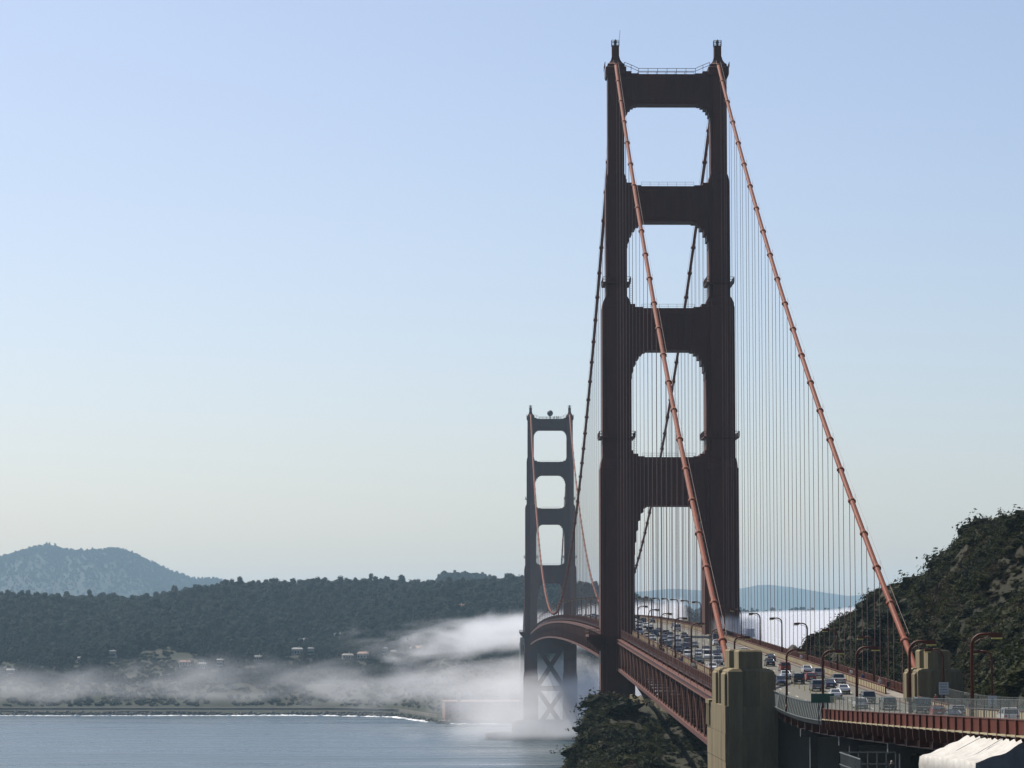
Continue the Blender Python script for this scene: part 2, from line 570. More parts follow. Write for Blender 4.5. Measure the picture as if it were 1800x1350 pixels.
# strip of beach with a low sea wall along the shore, and surf
xs = np.arange(-900, -78, 6.0)
ys = np.interp(xs, SHX, SHY)
mb = MB()
for i in range(len(xs) - 1):
    (x0, y0), (x1, y1) = (xs[i], ys[i]), (xs[i + 1], ys[i + 1])
    mb.add([(x0, y0 + 14, 4.0), (x1, y1 + 14, 4.0), (x1, y1 + 14, 6.3), (x0, y0 + 14, 6.3), (x1, y1 + 20, 6.3), (x0, y0 + 20, 6.3)], [(0, 1, 2, 3), (3, 2, 4, 5)])
tag(mb.build('sea_wall', 'gravel_beach'), 'long low pale sea wall along the far shore', 'wall')
g = np.random.default_rng(5)
mb = MB()
for i in range(520):
    x = -900 + 830 * g.random() ** 0.7
    y = float(np.interp(x, SHX, SHY)) + g.uniform(-9, 10)
    r = g.uniform(0.7, 2.2)
    z = g.uniform(-0.6, 2.6)
    mb.loft([[(x + r * k * math.cos(a + i), y + r * k * math.sin(a + i), z + hgt * r) for a in (0, 1.1, 2.3, 3.4, 4.6, 5.5)] for k, hgt in ((0.8, -0.5), (1.0, 0.1), (0.55, 0.7))])
tag(mb.build('riprap', 'riprap'), 'band of tumbled boulders at the water line of the far shore', 'boulders', kind='stuff')
mb = MB()
for x0, x1, dy, wd in ((-590, -330, -26, 2), (-352, -215, -22, 6), (-250, -172, -20, 5), (-205, -150, -26, 6), (-150, -92, -24, 9), (-124, -95, -20, 14), (-70, -10, -16, 6), (-560, -500, -420, 1.2)):
    n = max(6, int((x1 - x0) / 3))
    for k in range(n):
        x = x0 + (x1 - x0) * (k + g.random()) / n
        y = float(np.interp(x, SHX, SHY)) + dy + g.normal() * wd * 0.5
        a, c = g.uniform(1.5, 5.5), g.uniform(0.5, wd * 0.5)
        mb.add([(x - a, y, 0.05), (x - a * 0.3, y - c, 0.05), (x + a, y - 0.2 * c, 0.05), (x + a * 0.4, y + c * 0.7, 0.05), (x, y, 0.05 + g.uniform(0.2, 1.0))], [(0, 1, 4), (1, 2, 4), (2, 3, 4), (3, 0, 4)])
tag(mb.build('surf', 'sea_foam'), 'white broken surf along the far shore', 'surf', kind='stuff')

# trees of the far wood: a few kinds, thousands of them, one mass
tree_protos = []
for k in range(6):
    vs, fs = [], []
    gk = np.random.default_rng(40 + k)
    for c in range(4 + k % 3):
        a = gk.uniform(0, 6.28)
        v, f = leaf_cloud(80, 2.2, (gk.uniform(3, 4.6), gk.uniform(3, 4.6), gk.uniform(3.4, 5.2)), 0.16, 100 + k * 10 + c, True, 0.5, 0.0, 0.22)
        off = (gk.uniform(0, 3.2) * math.cos(a), gk.uniform(0, 3.2) * math.sin(a), 9 + c * gk.uniform(1.4, 2.6))
        n0 = len(vs)
        vs += [(p[0] + off[0], p[1] + off[1], p[2] + off[2]) for p in v]
        fs += [tuple(i + n0 for i in q) for q in f]
    t_ = MB().tube([(0, 0, -2), (0.2, 0.1, 6), (0, 0, 13)], [0.7, 0.5, 0.2], 5)
    n0 = len(vs)
    vs += t_.v; fs += [tuple(i + n0 for i in q) for q in t_.f]
    tree_protos.append(raw_mesh('forest_tree', vs, fs, 'forest_leaf'))

N = 34000
px = g.uniform(-760, 360, N); py = g.uniform(1860, 2960, N)
ph = south_h(px, py)
dd = py - np.interp(px, SHX, SHY)
clear = fbm(px, py, 90, 3, 21)
keep = (ph > 26) & ((ph > 50) | (clear > -0.2)) & ((dd > 300) | (clear > -0.5))
HOUSES = [(-492, 2010, 5, 'w'), (-430, 2040, 4, 'w'), (-402, 2060, 4, 'w'), (-330, 2035, 7, 'r'), (-312, 2020, 5, 'w'), (-296, 2030, 4, 'w'), (-262, 2060, 6, 'w'),
          (-226, 2085, 7, 'w'), (-213, 2090, 4, 'w'), (-176, 2060, 7, 'g'), (-160, 2050, 8, 'r'), (-140, 2052, 4, 'w'), (-131, 2060, 5, 'w'), (-232, 2290, 7, 'w'), (-196, 2300, 8, 'w'),
          (-152, 2310, 7, 'w'), (-104, 2300, 8, 'r'), (-70, 2310, 9, 'r'), (-108, 2045, 10, 'r')]
for hx, hy, hs, _ in HOUSES:
    keep &= ~((np.abs(px - hx) < hs * 0.9) & (py > hy - 40) & (py < hy + 7))
px, py, ph = px[keep], py[keep], ph[keep]
n = len(px)
sc = g.uniform(0.5, 1.0, n) ** 0.8 * (0.55 + 0.4 * sstep(45, 70, ph)) * (1 + 0.22 * np.clip(fbm(px, py, 60, 2, 91), -1, 1))
scatter('forest', np.stack([px, py, ph - 1.5], 1), np.stack([np.zeros(n), np.zeros(n), g.uniform(0, 6.28, n)], 1),
        np.stack([sc * g.uniform(0.95, 1.3, n), sc * g.uniform(0.95, 1.3, n), sc * g.uniform(0.7, 1.0, n)], 1), g.integers(0, 6, n), tree_protos,
        'dense dark wood covering the ridge across the strait', 'forest')

# low scrub on the far bluffs
scrub_far = [raw_mesh('bluff_scrub', *leaf_cloud(60, 1.5, (2.2, 2.2, 1.5), 0.2, 300 + k, True, 0.2), 'forest_leaf') for k in range(4)]
N = 16000
px = g.uniform(-700, 60, N); py = g.uniform(1640, 2100, N)
ph = south_h(px, py)
keep = (ph > 7) & (ph < 60) & (fbm(px, py, 40, 3, 33) > -0.35)
px, py, ph = px[keep], py[keep], ph[keep]; n = len(px)
sc = g.uniform(0.5, 1.3, n)
scatter('shrubbery', np.stack([px, py, ph], 1), np.stack([np.zeros(n), np.zeros(n), g.uniform(0, 6.28, n)], 1), np.stack([sc, sc, sc], 1), g.integers(0, 4, n), scrub_far,
        'low scrub on the bluffs above the far beach', 'scrub')

# ------------------------------------------------------------------ far hills


def crest_hill(name, D, pts, depth, label, trees=0, x0=-2600, x1=2600, step=30.0, tree_scale=1.1, seed=0, jag=3.0):
    """A hill whose crest line has the given heights: pts are (x, z) pairs at its crest, D its distance along y."""
    X = [p[0] for p in pts]; Z = [p[1] for p in pts]

    def hf(xx, yy):
        c = np.interp(xx, X, Z)
        u = np.abs(yy - D) / depth
        prof = np.clip(1 - u, -0.2, 1) ** 1.0
        prof = np.where(u < 1, np.cos(np.clip(u, 0, 1) * np.pi / 2) ** 1.2, -0.05)
        return c * prof + (fbm(xx, yy, 420, 5, seed) * 14 + fbm(xx, yy, 60, 3, seed + 5) * jag) * np.clip(prof, 0, 1) * (u > 0.08) - 3
    me = grid_mesh(name, np.arange(x0, x1, step), np.arange(D - depth * 1.02, D + depth * 0.6, step), hf, 'mountain_soil')
    o = mobj(name, me)
    tag(o, label, 'hill', kind='structure')
    if trees:
        gg = np.random.default_rng(seed + 1)
        tx = gg.uniform(x0, x1, trees); ty = D - np.abs(gg.normal(size=trees)) * depth * 0.35
        tz = hf(tx, ty)
        k = tz > 25
        tx, ty, tz = tx[k], ty[k], tz[k]
        m_ = len(tx)
        s_ = gg.uniform(0.5, 1.3, m_) * tree_scale
        sc_o = scatter(name + '_woods', np.stack([tx, ty, tz - 3], 1), np.stack([np.zeros(m_), np.zeros(m_), gg.uniform(0, 6.28, m_)], 1), np.stack([s_ * 1.3, s_ * 1.3, s_], 1),
                       gg.integers(0, 6, m_), tree_protos, 'distant woods on ' + label, 'woods')
    return o


crest_hill('mountain', 11500, [(-4024, 254), (-2310, 293), (-2061, 348), (-1983, 365), (-1881, 395), (-1811, 412), (-1780, 405), (-1733, 395), (-1671, 391), (-1593, 399), (-1546, 404), (-1499, 391), (-1429, 360), (-1320, 309), (-1219, 278), (-1125, 279), (-1063, 260), (-969, 226), (-595, 192), (28, 145), (963, 98), (4081, 67)], 2300,
           'blue twin topped mountain beyond the wooded ridge', 17000, -2900, 700, 30.0, 0.8, 3, 5.0)
crest_hill('distant_hill', 4500, [(-1500, 60), (-180, 90), (-130, 150), (-117, 172), (-90, 171), (-40, 168), (-28, 160), (-20, 140), (0, 120), (120, 60), (1000, 30)], 500,
           'pale wooded knoll peeping over the ridge', 6000, -400, 300, 12.0, 0.55, 9, 3.0)
crest_hill('far_hill', 17500, [(-3742, 282), (-1614, 300), (159, 318), (939, 318), (1152, 339), (1365, 325), (1577, 336), (1719, 360), (1861, 353), (2074, 318), (2251, 293), (2393, 297), (2641, 254), (3350, 226), (5478, 212)], 1500,
           'pale blue hills far beyond the fog bank', 0, -7000, 7000, 70.0, 1, 15, 4.0)
crest_hill('coast_strip', 5600, [(-900, 60), (200, 90), (330, 108), (400, 113), (520, 110), (640, 114), (760, 111), (840, 112), (900, 104), (1200, 100), (3000, 80)], 420,
           'thin dark wooded coast above the fog bank', 3200, -200, 2400, 16.0, 0.75, 23, 2.0)

# ------------------------------------------------------------------ the near headland
WY = [-770, -450, -340, -306, -272, -233, -204, -175, -141, -126, -112, -95, -60, -30, 0, 60]
WZ = [98, 92, 90.5, 91.0, 92.5, 91.0, 87.8, 83.0, 77.2, 74.0, 68.5, 58, 30, 5, -6, -8]
BY = [-770, -430, -380, -330, -250, -175, -116, -90, -60, 0, 60]
BZ = [66, 62.6, 62.0, 61, 58, 57, 57, 50, 28, -6, -8]
EY = [-770, -600, -450, -380, -343, -300, -230, -175, -140, -95, -75, -45, -20, 0, 60]
EZ = [57, 55, 52, 45, 40, 38, 42, 50, 56.3, 58.4, 57, 40, 12, -6, -8]
XE = [-75, -70, -60, -48, -42, -38, -31, -26, -23, -21.5, -21, -20, -18, -18, -18]


def head_h(X, Y):
    wz, bz, ez, xe = np.interp(Y, WY, WZ), np.interp(Y, BY, BZ), np.interp(Y, EY, EZ), np.interp(Y, EY, XE)
    xr = np.interp(Y, [-200, -175, -141, -120, -95], [38, 36, 31, 25, 23]) + (2.5 * np.sin(Y * 0.05) + 2 * vnoise(Y / 31.0, Y * 0, 4)) * (Y < -150)
    t = np.clip((X - 14) / (xr - 14), 0, 1)
    west = bz + (wz - bz) * (0.82 * t + 0.18 * t * t * (3 - 2 * t)) + np.maximum(X - xr, 0) * 0.10
    east = ez - np.maximum(xe + 1.5 * vnoise(Y / 9.0, X * 0, 8) - X, 0) * 2.3
    k = sstep(-4, 16, X)
    h = east * (1 - k) + west * k
    amp = 0.35 + 0.65 * sstep(15, 24, X) + 0.5 * (X < -2)
    h = h + fbm(X, Y, 15, 4, 2) * 2.0 * amp + fbm(X, Y, 4.5, 3, 6) * 0.35 * amp
    return np.maximum(h, -6)


me = grid_mesh('headland', np.arange(-110, 200, 1.6), np.arange(-775, 40, 1.6), head_h, 'headland_soil')
tag(mobj('hill', me), 'dark scrub covered headland beside the bridge', 'hill', kind='structure')

scrub = []
for k in range(9):
    rx = 0.55 + 0.09 * (k % 4)
    vs, fs = leaf_cloud(210, 0.24, (rx + 0.25, rx + 0.15, 0.55 + 0.1 * (k % 3)), 0.36, 500 + k, True, 0.1, 0.2, 0.38)
    scrub.append(raw_mesh('scrub_bush', vs, fs, ('scrub_leaf', 'scrub_olive', 'scrub_brown')[k // 3]))
for k in range(3):      # loose twiggy bushes with pale tips
    vs, fs = leaf_cloud(90, 0.16, (0.55, 0.5, 0.95), 0.5, 560 + k, False, 0.0, 0.4)
    scrub.append(raw_mesh('scrub_bush', vs, fs, 'dry_grass'))
N = 80000
px = g.uniform(-52, 92, N); py = g.uniform(-500, -40, N)
ph = head_h(px, py)
den = fbm(px, py, 10, 3, 41)
keep = (ph > 3) & ((px < 60) | (g.random(N) < 0.5)) & (den > -1.3 + 0.4 * g.random(N))
keep &= ~((py < -352) & (px > -26) & (px < 15.2))
keep &= ~((px > -18.5) & (px < 15.4) & (ph > zr(py) - 5.5))
keep &= ~((np.abs(px) < 12) & (py > -330) & (g.random(N) < 0.4))
keep &= ~((py < -330) & (px < -24))
wallx = -14.8 + (-90 - py) * 0.115
keep &= ~((py < -86) & (py > -142) & (px > wallx - 7) & (px < wallx + 1.5))
px, py, ph = px[keep], py[keep], ph[keep]; n = len(px)
sc = g.uniform(0.45, 1.1, n) * (1 + 0.9 * np.clip(fbm(px, py, 9, 2, 77), -0.45, 1.2))
sc = np.where(g.random(n) < 0.05, sc * 1.9, sc)
hue = fbm(px, py, 8, 3, 51) + 0.25 * g.normal(size=n)
kk = np.where(hue < 0.15, g.integers(0, 3, n), np.where(hue < 0.62, g.integers(3, 6, n), g.integers(6, 9, n)))
kk = np.where(g.random(n) < 0.05, g.integers(9, 12, n), kk)
scatter('shrubbery', np.stack([px, py, ph - 0.3], 1), np.stack([g.normal(size=n) * 0.2, g.normal(size=n) * 0.2, g.uniform(0, 6.28, n)], 1),
        np.stack([sc * g.uniform(0.8, 1.7, n), sc * g.uniform(0.8, 1.7, n), sc * g.uniform(0.7, 1.3, n)], 1), kk, scrub, 'dense dark coastal scrub covering the headland', 'scrub')

# the dark cypress on the shoulder of the hill, and the rock below it


def cypress(x, y, h, w, seed, label, group=None):
    z = float(head_h(np.array([x]), np.array([y]))[0]) - 0.4
    root = empty('cypress_tree', (x, y, z))
    tag(root, label, 'tree', group)
    gk = np.random.default_rng(seed)
    MB().tube([(0, 0, -0.5), (0.15, 0, h * 0.35), (-0.1, 0.1, h * 0.7), (0, 0, h * 0.92)], [0.34, 0.27, 0.16, 0.05], 8).build('trunk', 'bark', root, True)
    vs, fs = [], []
    lim = MB()
    for c in range(40):
        u = gk.uniform(0.02, 1.0)
        a = gk.uniform(0, 6.28)
        rad = w * (1 - 0.55 * u) * gk.uniform(0.35, 1.0)
        cx, cy_, cz = rad * math.cos(a), rad * math.sin(a), h * (0.14 + 0.82 * u) + gk.normal() * 0.15
        lim.tube([(0, 0, cz - 0.8), (cx * 0.9, cy_ * 0.9, cz)], [0.09, 0.03], 5)
        v, f = leaf_cloud(95, 0.36, (w * 0.40, w * 0.40, h * 0.12), 0.3, seed * 31 + c, True, 0.6)
        n0 = len(vs)
        vs += [(p[0] + cx, p[1] + cy_, p[2] + cz) for p in v]
        fs += [tuple(i + n0 for i in q) for q in f]
    lim.build('limb', 'bark', root, True)
    mobj('crown', raw_mesh('crown', vs, fs, 'cypress_leaf'), root)
    return root


cypress(25.5, -232, 7.6, 4.4, 3, 'dark windswept cypress on the headland slope behind the cable, the largest one', 'cypresses on the headland')
cypress(22.6, -243, 6.4, 4.2, 4, 'dark cypress just nearer and below the largest cypress', 'cypresses on the headland')
cypress(29.0, -224, 5.8, 3.6, 5, 'smaller dark cypress to the right of the two big ones', 'cypresses on the headland')
mb = MB()
bm = bmesh.new(); bmesh.ops.create_icosphere(bm, subdivisions=4, radius=1.0)
rp = np.array([q.co for q in bm.verts])
rr = 1 + 0.22 * fbm(rp[:, 0] * 1.6 + rp[:, 2] * 1.1, rp[:, 1] * 1.6 - rp[:, 2], 1.0, 4, 3)
bm.verts.ensure_lookup_table()
me = raw_mesh('rock_outcrop', (rp * rr[:, None] * np.array([5.0, 4.0, 5.6])).tolist(), [tuple(q.index for q in f.verts) for f in bm.faces], 'rock')
bm.free()
tag(mobj('rock_outcrop', me, None, (20.6, -112, 66.0)), 'bare dark rock knob at the foot of the headland', 'rock')

# ------------------------------------------------------------------ road, pavements and kerbs
ROAD_Y = np.unique(np.concatenate([np.arange(-640, -300, 6.0), np.arange(-300, 1284, 20.0), np.arange(1284, 1900, 40.0)]))


def strip(name, xa, xb, dz, m, y0=-640, y1=1900, thick=0.0, parent=None):
    mb = MB()
    Y = [y for y in ROAD_Y if y0 <= y <= y1]
    Y = sorted(set([y0] + Y + [y1]))
    rings = []
    for y in Y:
        z = zr(y) + dz
        rings.append([(xa, y, z), (xb, y, z), (xb, y, z - thick), (xa, y, z - thick)] if thick else [(xa, y, z), (xb, y, z)])
    if thick:
        mb.loft(rings)
    else:
        vs = [p for r in rings for p in r]
        mb.add(vs, [(2 * i, 2 * i + 1, 2 * i + 3, 2 * i + 2) for i in range(len(rings) - 1)])
    return mb.build(name, m, parent, fix=thick > 0)


road = tag(strip('road', -9.45, 9.45, 0.0, 'asphalt', thick=0.5), 'six lane grey bridge roadway running away from the camera', 'road', kind='structure')
mb = MB()
for x in (-6.3, -3.15, 3.15, 6.3):
    for y in np.arange(-630, 900, 12.0):
        mb.add([(x - 0.07, y, zr(y) + 0.006), (x + 0.07, y, zr(y) + 0.006), (x + 0.07, y + 3, zr(y + 3) + 0.006), (x - 0.07, y + 3, zr(y + 3) + 0.006)], [(0, 1, 2, 3)])
o = mb.build('lane_marking', 'road_paint', road, fix=False); o['kind'] = 'stuff'
for sgn, nm in ((-1, 'sidewalk'), (1, 'sidewalk')):
    a, b_ = sorted((sgn * 10.55, sgn * 12.9))
    y_s = -352 if sgn < 0 else -640
    tag(strip(nm, a, b_, 0.22, 'sidewalk_slab', y0=y_s, thick=0.45), 'narrow %s sidewalk along the bridge' % ('east' if sgn < 0 else 'west'), 'sidewalk', kind='structure')
    a, b_ = sorted((sgn * 9.45, sgn * 10.55))
    tag(strip('kerb', a, b_, 0.19, 'kerb_strip', y0=y_s, thick=0.6), 'brown kerb strip between the road and the %s sidewalk' % ('east' if sgn < 0 else 'west'), 'kerb', kind='structure')
# ================================================================== THE BRIDGE
OP = 'orange_paint'


def notched(w, d, n1=0.10, n2=0.07):
    """Plan of a tower leg: a rectangle w by d with two-step re-entrant corners."""
    a, b = w / 2, d / 2
    q = [(a, b - 2 * n2 * d), (a - n1 * w * 0.5, b - 2 * n2 * d), (a - n1 * w * 0.5, b - n2 * d), (a - n1 * w * 1.6, b - n2 * d), (a - n1 * w * 1.6, b)]
    pts = q + [(-x, y) for x, y in q[::-1]]
    return pts + [(-x, -y) for x, y in q] + [(x, -y) for x, y in q[::-1]]


LEG = [  # z0, z1, width across the bridge, depth along it
    (-4.0, 44.0, 10.2, 15.0), (44.0, 118.5, 9.0, 13.6), (118.5, 161.4, 7.7, 11.6), (161.4, 194.3, 5.6, 9.8), (194.3, 222.6, 4.4, 8.2)]


def leg_mesh():
    mb = MB()
    for k, (z0, z1, w_, d_) in enumerate(LEG):
        nxt = LEG[k + 1] if k + 1 < len(LEG) else None
        P_ = lambda ww, dd, z: [(x, y, z) for x, y in notched(ww, dd)]
        rings = [P_(w_, d_, z0), P_(w_, d_, z1 - 0.8)]
        if nxt:
            rings += [P_(w_ * 0.97, d_ * 0.98, z1 - 0.75), P_(w_ * 0.95, d_ * 0.97, z1 + 0.3), P_((w_ + nxt[2]) / 2, (d_ + nxt[3]) / 2, z1 + 1.1), P_(nxt[2] + 0.15, nxt[3] + 0.15, z1 + 1.9)]
        else:
            rings += [P_(w_, d_, z1)]
        mb.loft(rings)
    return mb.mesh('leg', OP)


LEGM = leg_mesh()


def strut_mesh(z0, z1, wl_top, wl_bot, depth, a_b, b_b, a_t, b_t, ribs):
    """A portal strut: fillets climb the legs in small steps above and below it."""
    mb = MB()
    xi_b = HALF - wl_bot / 2 + 0.6
    xi_t = HALF - wl_top / 2 + 0.6

    def fillet(xi, zz, a, b, sgn, n=6):
        pts = []                                   # from the leg inwards
        for i in range(n + 1):
            t = i / n
            xx = xi - 0.6 - a * (1 - math.cos(t * math.pi / 2)) if True else 0
            z_ = zz + sgn * b * (1 - math.sin(t * math.pi / 2))
            if pts:
                pts.append((xx, pts[-1][1]))       # stepped, as the plates are
            pts.append((xx, z_))
        return pts
    bot = [(xi_b, z0 - b_b)] + fillet(xi_b, z0, a_b, b_b, -1)
    top = [(xi_t, z1 + b_t)] + fillet(xi_t, z1, a_t, b_t, 1, 3)
    right = bot + [(0, z0)]
    poly = [(-x, z) for x, z in bot][::1]
    # outline: right top -> right bottom -> left bottom -> left top
    outline = [(x, z) for x, z in top[::-1]] + [(x, z) for x, z in bot] + [(-x, z) for x, z in bot[::-1]] + [(-x, z) for x, z in top]
    mb.prism(outline, 'y', -depth / 2, depth / 2)
    # raised frame and upright ribs on both faces
    zi0, zi1 = z0 + (z1 - z0) * 0.16, z1 - (z1 - z0) * 0.14
    xw = xi_b - 2.2
    for s in (-1, 1):
        y0, y1 = sorted((s * depth / 2 - s * 0.05, s * (depth / 2 + 0.28)))
        for k in range(ribs):
            x = -xw + 2 * xw * (k + 0.5) / ribs
            mb.box(x - 0.28, x + 0.28, y0, y1, zi0, zi1)
        mb.box(-xw - 0.5, xw + 0.5, y0, y1, zi1 + 0.02, zi1 + 0.7)
        mb.box(-xw - 0.5, xw + 0.5, y0, y1, zi0 - 0.7, zi0 - 0.02)
    return mb.mesh('strut', OP)


STRUTS = [strut_mesh(215.1, 223.2, 4.4, 4.4, 5.6, 3.4, 4.2, 4.0, 1.6, 12),
          strut_mesh(183.4, 192.9, 4.4, 5.6, 6.6, 4.4, 7.0, 4.4, 1.9, 12),
          strut_mesh(149.0, 160.2, 5.6, 7.7, 8.0, 3.9, 7.6, 4.2, 2.2, 11),
          strut_mesh(107.8, 120.6, 7.7, 9.0, 9.4, 3.2, 13.0, 3.4, 1.8, 10)]


def rail(mb, pts, h=1.1, r=0.045, every=2.0):
    """Posts and two rails along a line of points."""
    for p, q in zip(pts[:-1], pts[1:]):
        p, q = Vector(p), Vector(q)
        n = max(1, int(round((q - p).length / every)))
        for i in range(n + 1):
            a = p + (q - p) * i / n
            mb.beam(a, a + Vector((0, 0, h)), 2 * r, 2 * r, (0, 1, 0))
        for k in (0.5, 1.0):
            mb.beam(p + Vector((0, 0, h * k)), q + Vector((0, 0, h * k)), 2 * r, 2 * r)


def saddle_mesh():
    mb = MB()
    prof = [(2.6, 222.6), (2.75, 223.2), (2.75, 225.0), (2.3, 225.2), (2.2, 225.9), (1.75, 226.3), (1.25, 227.2), (0.95, 228.4), (0.95, 231.2)]
    mb.loft([[(sx * r, sy * r * 1.45, z) for sx, sy in ((-1, -1), (1, -1), (1, 1), (-1, 1))] for r, z in prof])
    return mb.mesh('saddle_housing', OP)


def lantern_mesh():
    mb = MB()
    mb.box(-1.05, 1.05, -1.05, 1.05, 231.2, 231.35)
    rail(mb, [(-1, -1, 231.35), (1, -1, 231.35), (1, 1, 231.35), (-1, 1, 231.35), (-1, -1, 231.35)], 1.35, 0.06, 1.0)
    mb.lathe([(0.34, 231.35), (0.34, 232.0), (0.42, 232.1), (0.42, 232.7), (0.2, 232.95), (0.05, 233.2)], 10)
    return mb.mesh('beacon', 'dark_steel')


SADM, LANM = saddle_mesh(), lantern_mesh()


def platform_mesh(z, w_, d_):
    mb = MB()
    a, b = w_ / 2 + 0.85, d_ / 2 + 0.85
    for x0, x1, y0, y1 in ((-a, a, -b, -d_ / 2), (-a, a, d_ / 2, b), (-a, -w_ / 2, -d_ / 2, d_ / 2), (w_ / 2, a, -d_ / 2, d_ / 2)):
        mb.box(x0, x1, y0, y1, z - 0.35, z)
        mb.box(x0 + 0.2 * (x1 - x0 > 2), x1, y0, y1, z - 0.8, z - 0.38) if False else None
    rail(mb, [(-a, -b, z), (a, -b, z), (a, b, z), (-a, b, z), (-a, -b, z)], 1.3, 0.06, 1.6)
    return mb.mesh('platform', OP)


def ladder_mesh(z0, z1):
    mb = MB()
    for s in (-0.3, 0.3):
        mb.beam((s, 0, z0), (s, 0, z1), 0.09, 0.09, (0, 1, 0))
    n = int((z1 - z0) / 0.6)
    for i in range(n):
        z = z0 + (i + 0.5) * (z1 - z0) / n
        mb.beam((-0.3, 0, z), (0.3, 0, z), 0.05, 0.05)
    for i in range(0, n, 3):
        z = z0 + (i + 0.5) * (z1 - z0) / n
        mb.beam((-0.3, 0, z), (-0.3, -0.9, z), 0.05, 0.05)
    return mb.mesh('ladder', 'dark_steel')


def bridge_tower(y, label):
    root = empty('bridge_tower', (0, y, 0))
    tag(root, label, 'bridge tower', 'towers of the suspension bridge')
    for s in (-1, 1):
        leg = mobj('leg', LEGM, root, (s * HALF, 0, 0))
        mobj('saddle_housing', SADM, root, (s * HALF, 0, 0))
        mobj('beacon', LANM, root, (s * HALF, 0, 0))
        for z, w_, d_ in ((167.0, 5.6, 9.8), (126.0, 7.7, 11.6)):
            mobj('platform', bpy.data.meshes.get('platform_%d' % z) or platform_named(z, w_, d_), root, (s * HALF, 0, 0))
        for z0, z1, w_ in ((121.5, 127.6, 7.7), (161.5, 168.4, 5.6)):
            o = mobj('ladder', bpy.data.meshes.get('ladder_%d' % z0) or ladder_named(z0, z1), root, (s * (HALF - w_ / 2 - 1.1), -2.5, 0))
    for me in STRUTS:
        mobj('strut', me, root)
    # cross braces under the roadway
    mb = MB()
    xi = HALF - 4.6
    for za, zb in ((8, 34), (36, 64)):
        for s in (-1, 1):
            mb.beam((-xi * s, 0, za), (xi * s, 0, zb), 3.2, 2.2, (0, 1, 0))
    me = mb.mesh('cross_brace', OP)
    mobj('cross_brace', me, root)
    MB().box(-xi - 0.4, xi + 0.4, -3, 3, 62.5, 67.5).build('lower_strut', OP, root)
    MB().box(-xi - 0.4, xi + 0.4, -3.2, 3.2, 33.2, 36.6).build('lower_strut', OP, root)
    mb = MB()
    rail(mb, [(-11.4, -2.6, 224.9), (-9.6, -2.6, 224.2), (-7.6, -2.6, 223.25), (7.6, -2.6, 223.25), (9.6, -2.6, 224.2), (11.4, -2.6, 224.9)], 1.5, 0.06, 2.4)
    mb.build('railing', OP, root)
    mb = MB(); rail(mb, [(-7.6, 2.6, 223.25), (7.6, 2.6, 223.25)], 1.5, 0.06, 2.4); mb.build('railing', OP, root)
    for s in (-1, 1):
        mb = MB(); rail(mb, [(s * 16.6, -3.6, 225.0), (s * 16.6, 3.6, 225.0)], 1.3, 0.06, 1.8); mb.build('railing', OP, root)
    for z in (192.95, 160.25, 120.65):
        mb = MB()
        rail(mb, [(-7.0, -2.8, z), (7.0, -2.8, z)], 1.1, 0.03, 2.3)
        mb.build('railing', OP, root)
    # walkway bracketed out round the outside of each leg at deck level
    for s in (-1, 1):
        mb = MB()
        a, b_ = sorted((s * 17.9, s * 21.6))
        mb.box(a, b_, -9.5, 9.5, 73.4, 74.1)
        mb.box(*sorted((s * 13.4, s * 21.6)), -11.4, -9.5, 73.4, 74.1); mb.box(*sorted((s * 13.4, s * 21.6)), 9.5, 11.4, 73.4, 74.1)
        for yy in (-8.5, -3, 3, 8.5):
            mb.prism([(s * 18.0, 73.4), (s * 21.4, 73.4), (s * 21.2, 72.4), (s * 18.0, 69.4)], 'y', yy - 0.25, yy + 0.25)
        mb.build('walkway', OP, root)
        mb = MB(); xo = s * 21.45
        rail(mb, [(s * 13.6, -11.3, 74.1), (xo, -11.3, 74.1), (xo, 11.3, 74.1), (s * 13.6, 11.3, 74.1)], 1.35, 0.05, 0.45)
        mb.build('walkway_railing', OP, root)
    return root


def platform_named(z, w_, d_):
    me = platform_mesh(z, w_, d_); me.name = 'platform_%d' % z
    return me


def ladder_named(z0, z1):
    me = ladder_mesh(z0, z1); me.name = 'ladder_%d' % z0
    return me


nt_ = bridge_tower(NT, 'huge near orange bridge tower standing dark against the sky')
st_ = bridge_tower(ST, 'smaller hazy far bridge tower rising out of the fog')
# the far tower carries a round dish and short posts on its top strut
mb = MB(); mb.lathe([(0.35, 222.9), (0.35, 225.2), (1.3, 225.6), (2.0, 226.6), (2.1, 227.6), (1.6, 228.8), (0.5, 229.5)], 14)
mb.build('radar_dome', 'dark_steel', st_, True)
for x in (3.0, 4.6, 6.0):
    MB().box(x - 0.2, x + 0.2, -0.2, 0.2, 222.9, 225.4).build('aerial', 'dark_steel', st_)
mb = MB(); mb.tube([(-12.8, 0, 231), (-12.4, 0, 235.6)], 0.05, 5); mb.build('aerial', 'dark_steel', nt_)

# piers and fender of the far tower
p = tag(empty('tower_pier', (0, ST, 0)), 'concrete pier under the far bridge tower', 'pier')
MB().loft([[(26 * k * math.cos(a) ** 1 if False else 27 * k * math.copysign(abs(math.cos(a)) ** 0.6, math.cos(a)), 14 * k * math.copysign(abs(math.sin(a)) ** 0.7, math.sin(a)), z) for a in np.linspace(0, 2 * math.pi, 24, endpoint=False)] for k, z in ((1, -6), (1, 12), (0.97, 13.4))]).build('pier_block', 'grey_concrete', p)
f_ = tag(empty('fender_ring', (0, ST, 0)), 'low oval concrete fender ring round the far tower base', 'fender')
mb = MB(); A = np.linspace(0, 2 * math.pi, 64, endpoint=False)
ring = lambda k, z: [(46 * k * math.cos(a), 26 * k * math.sin(a), z) for a in A]
mb.loft([ring(1.0, -6), ring(1.0, 4.4), ring(0.91, 4.4), ring(0.91, -6)], cap=False)
mb.build('fender_wall', 'grey_concrete', f_)
p = tag(empty('tower_pier', (0, NT, 0)), 'concrete pier under the near bridge tower', 'pier')
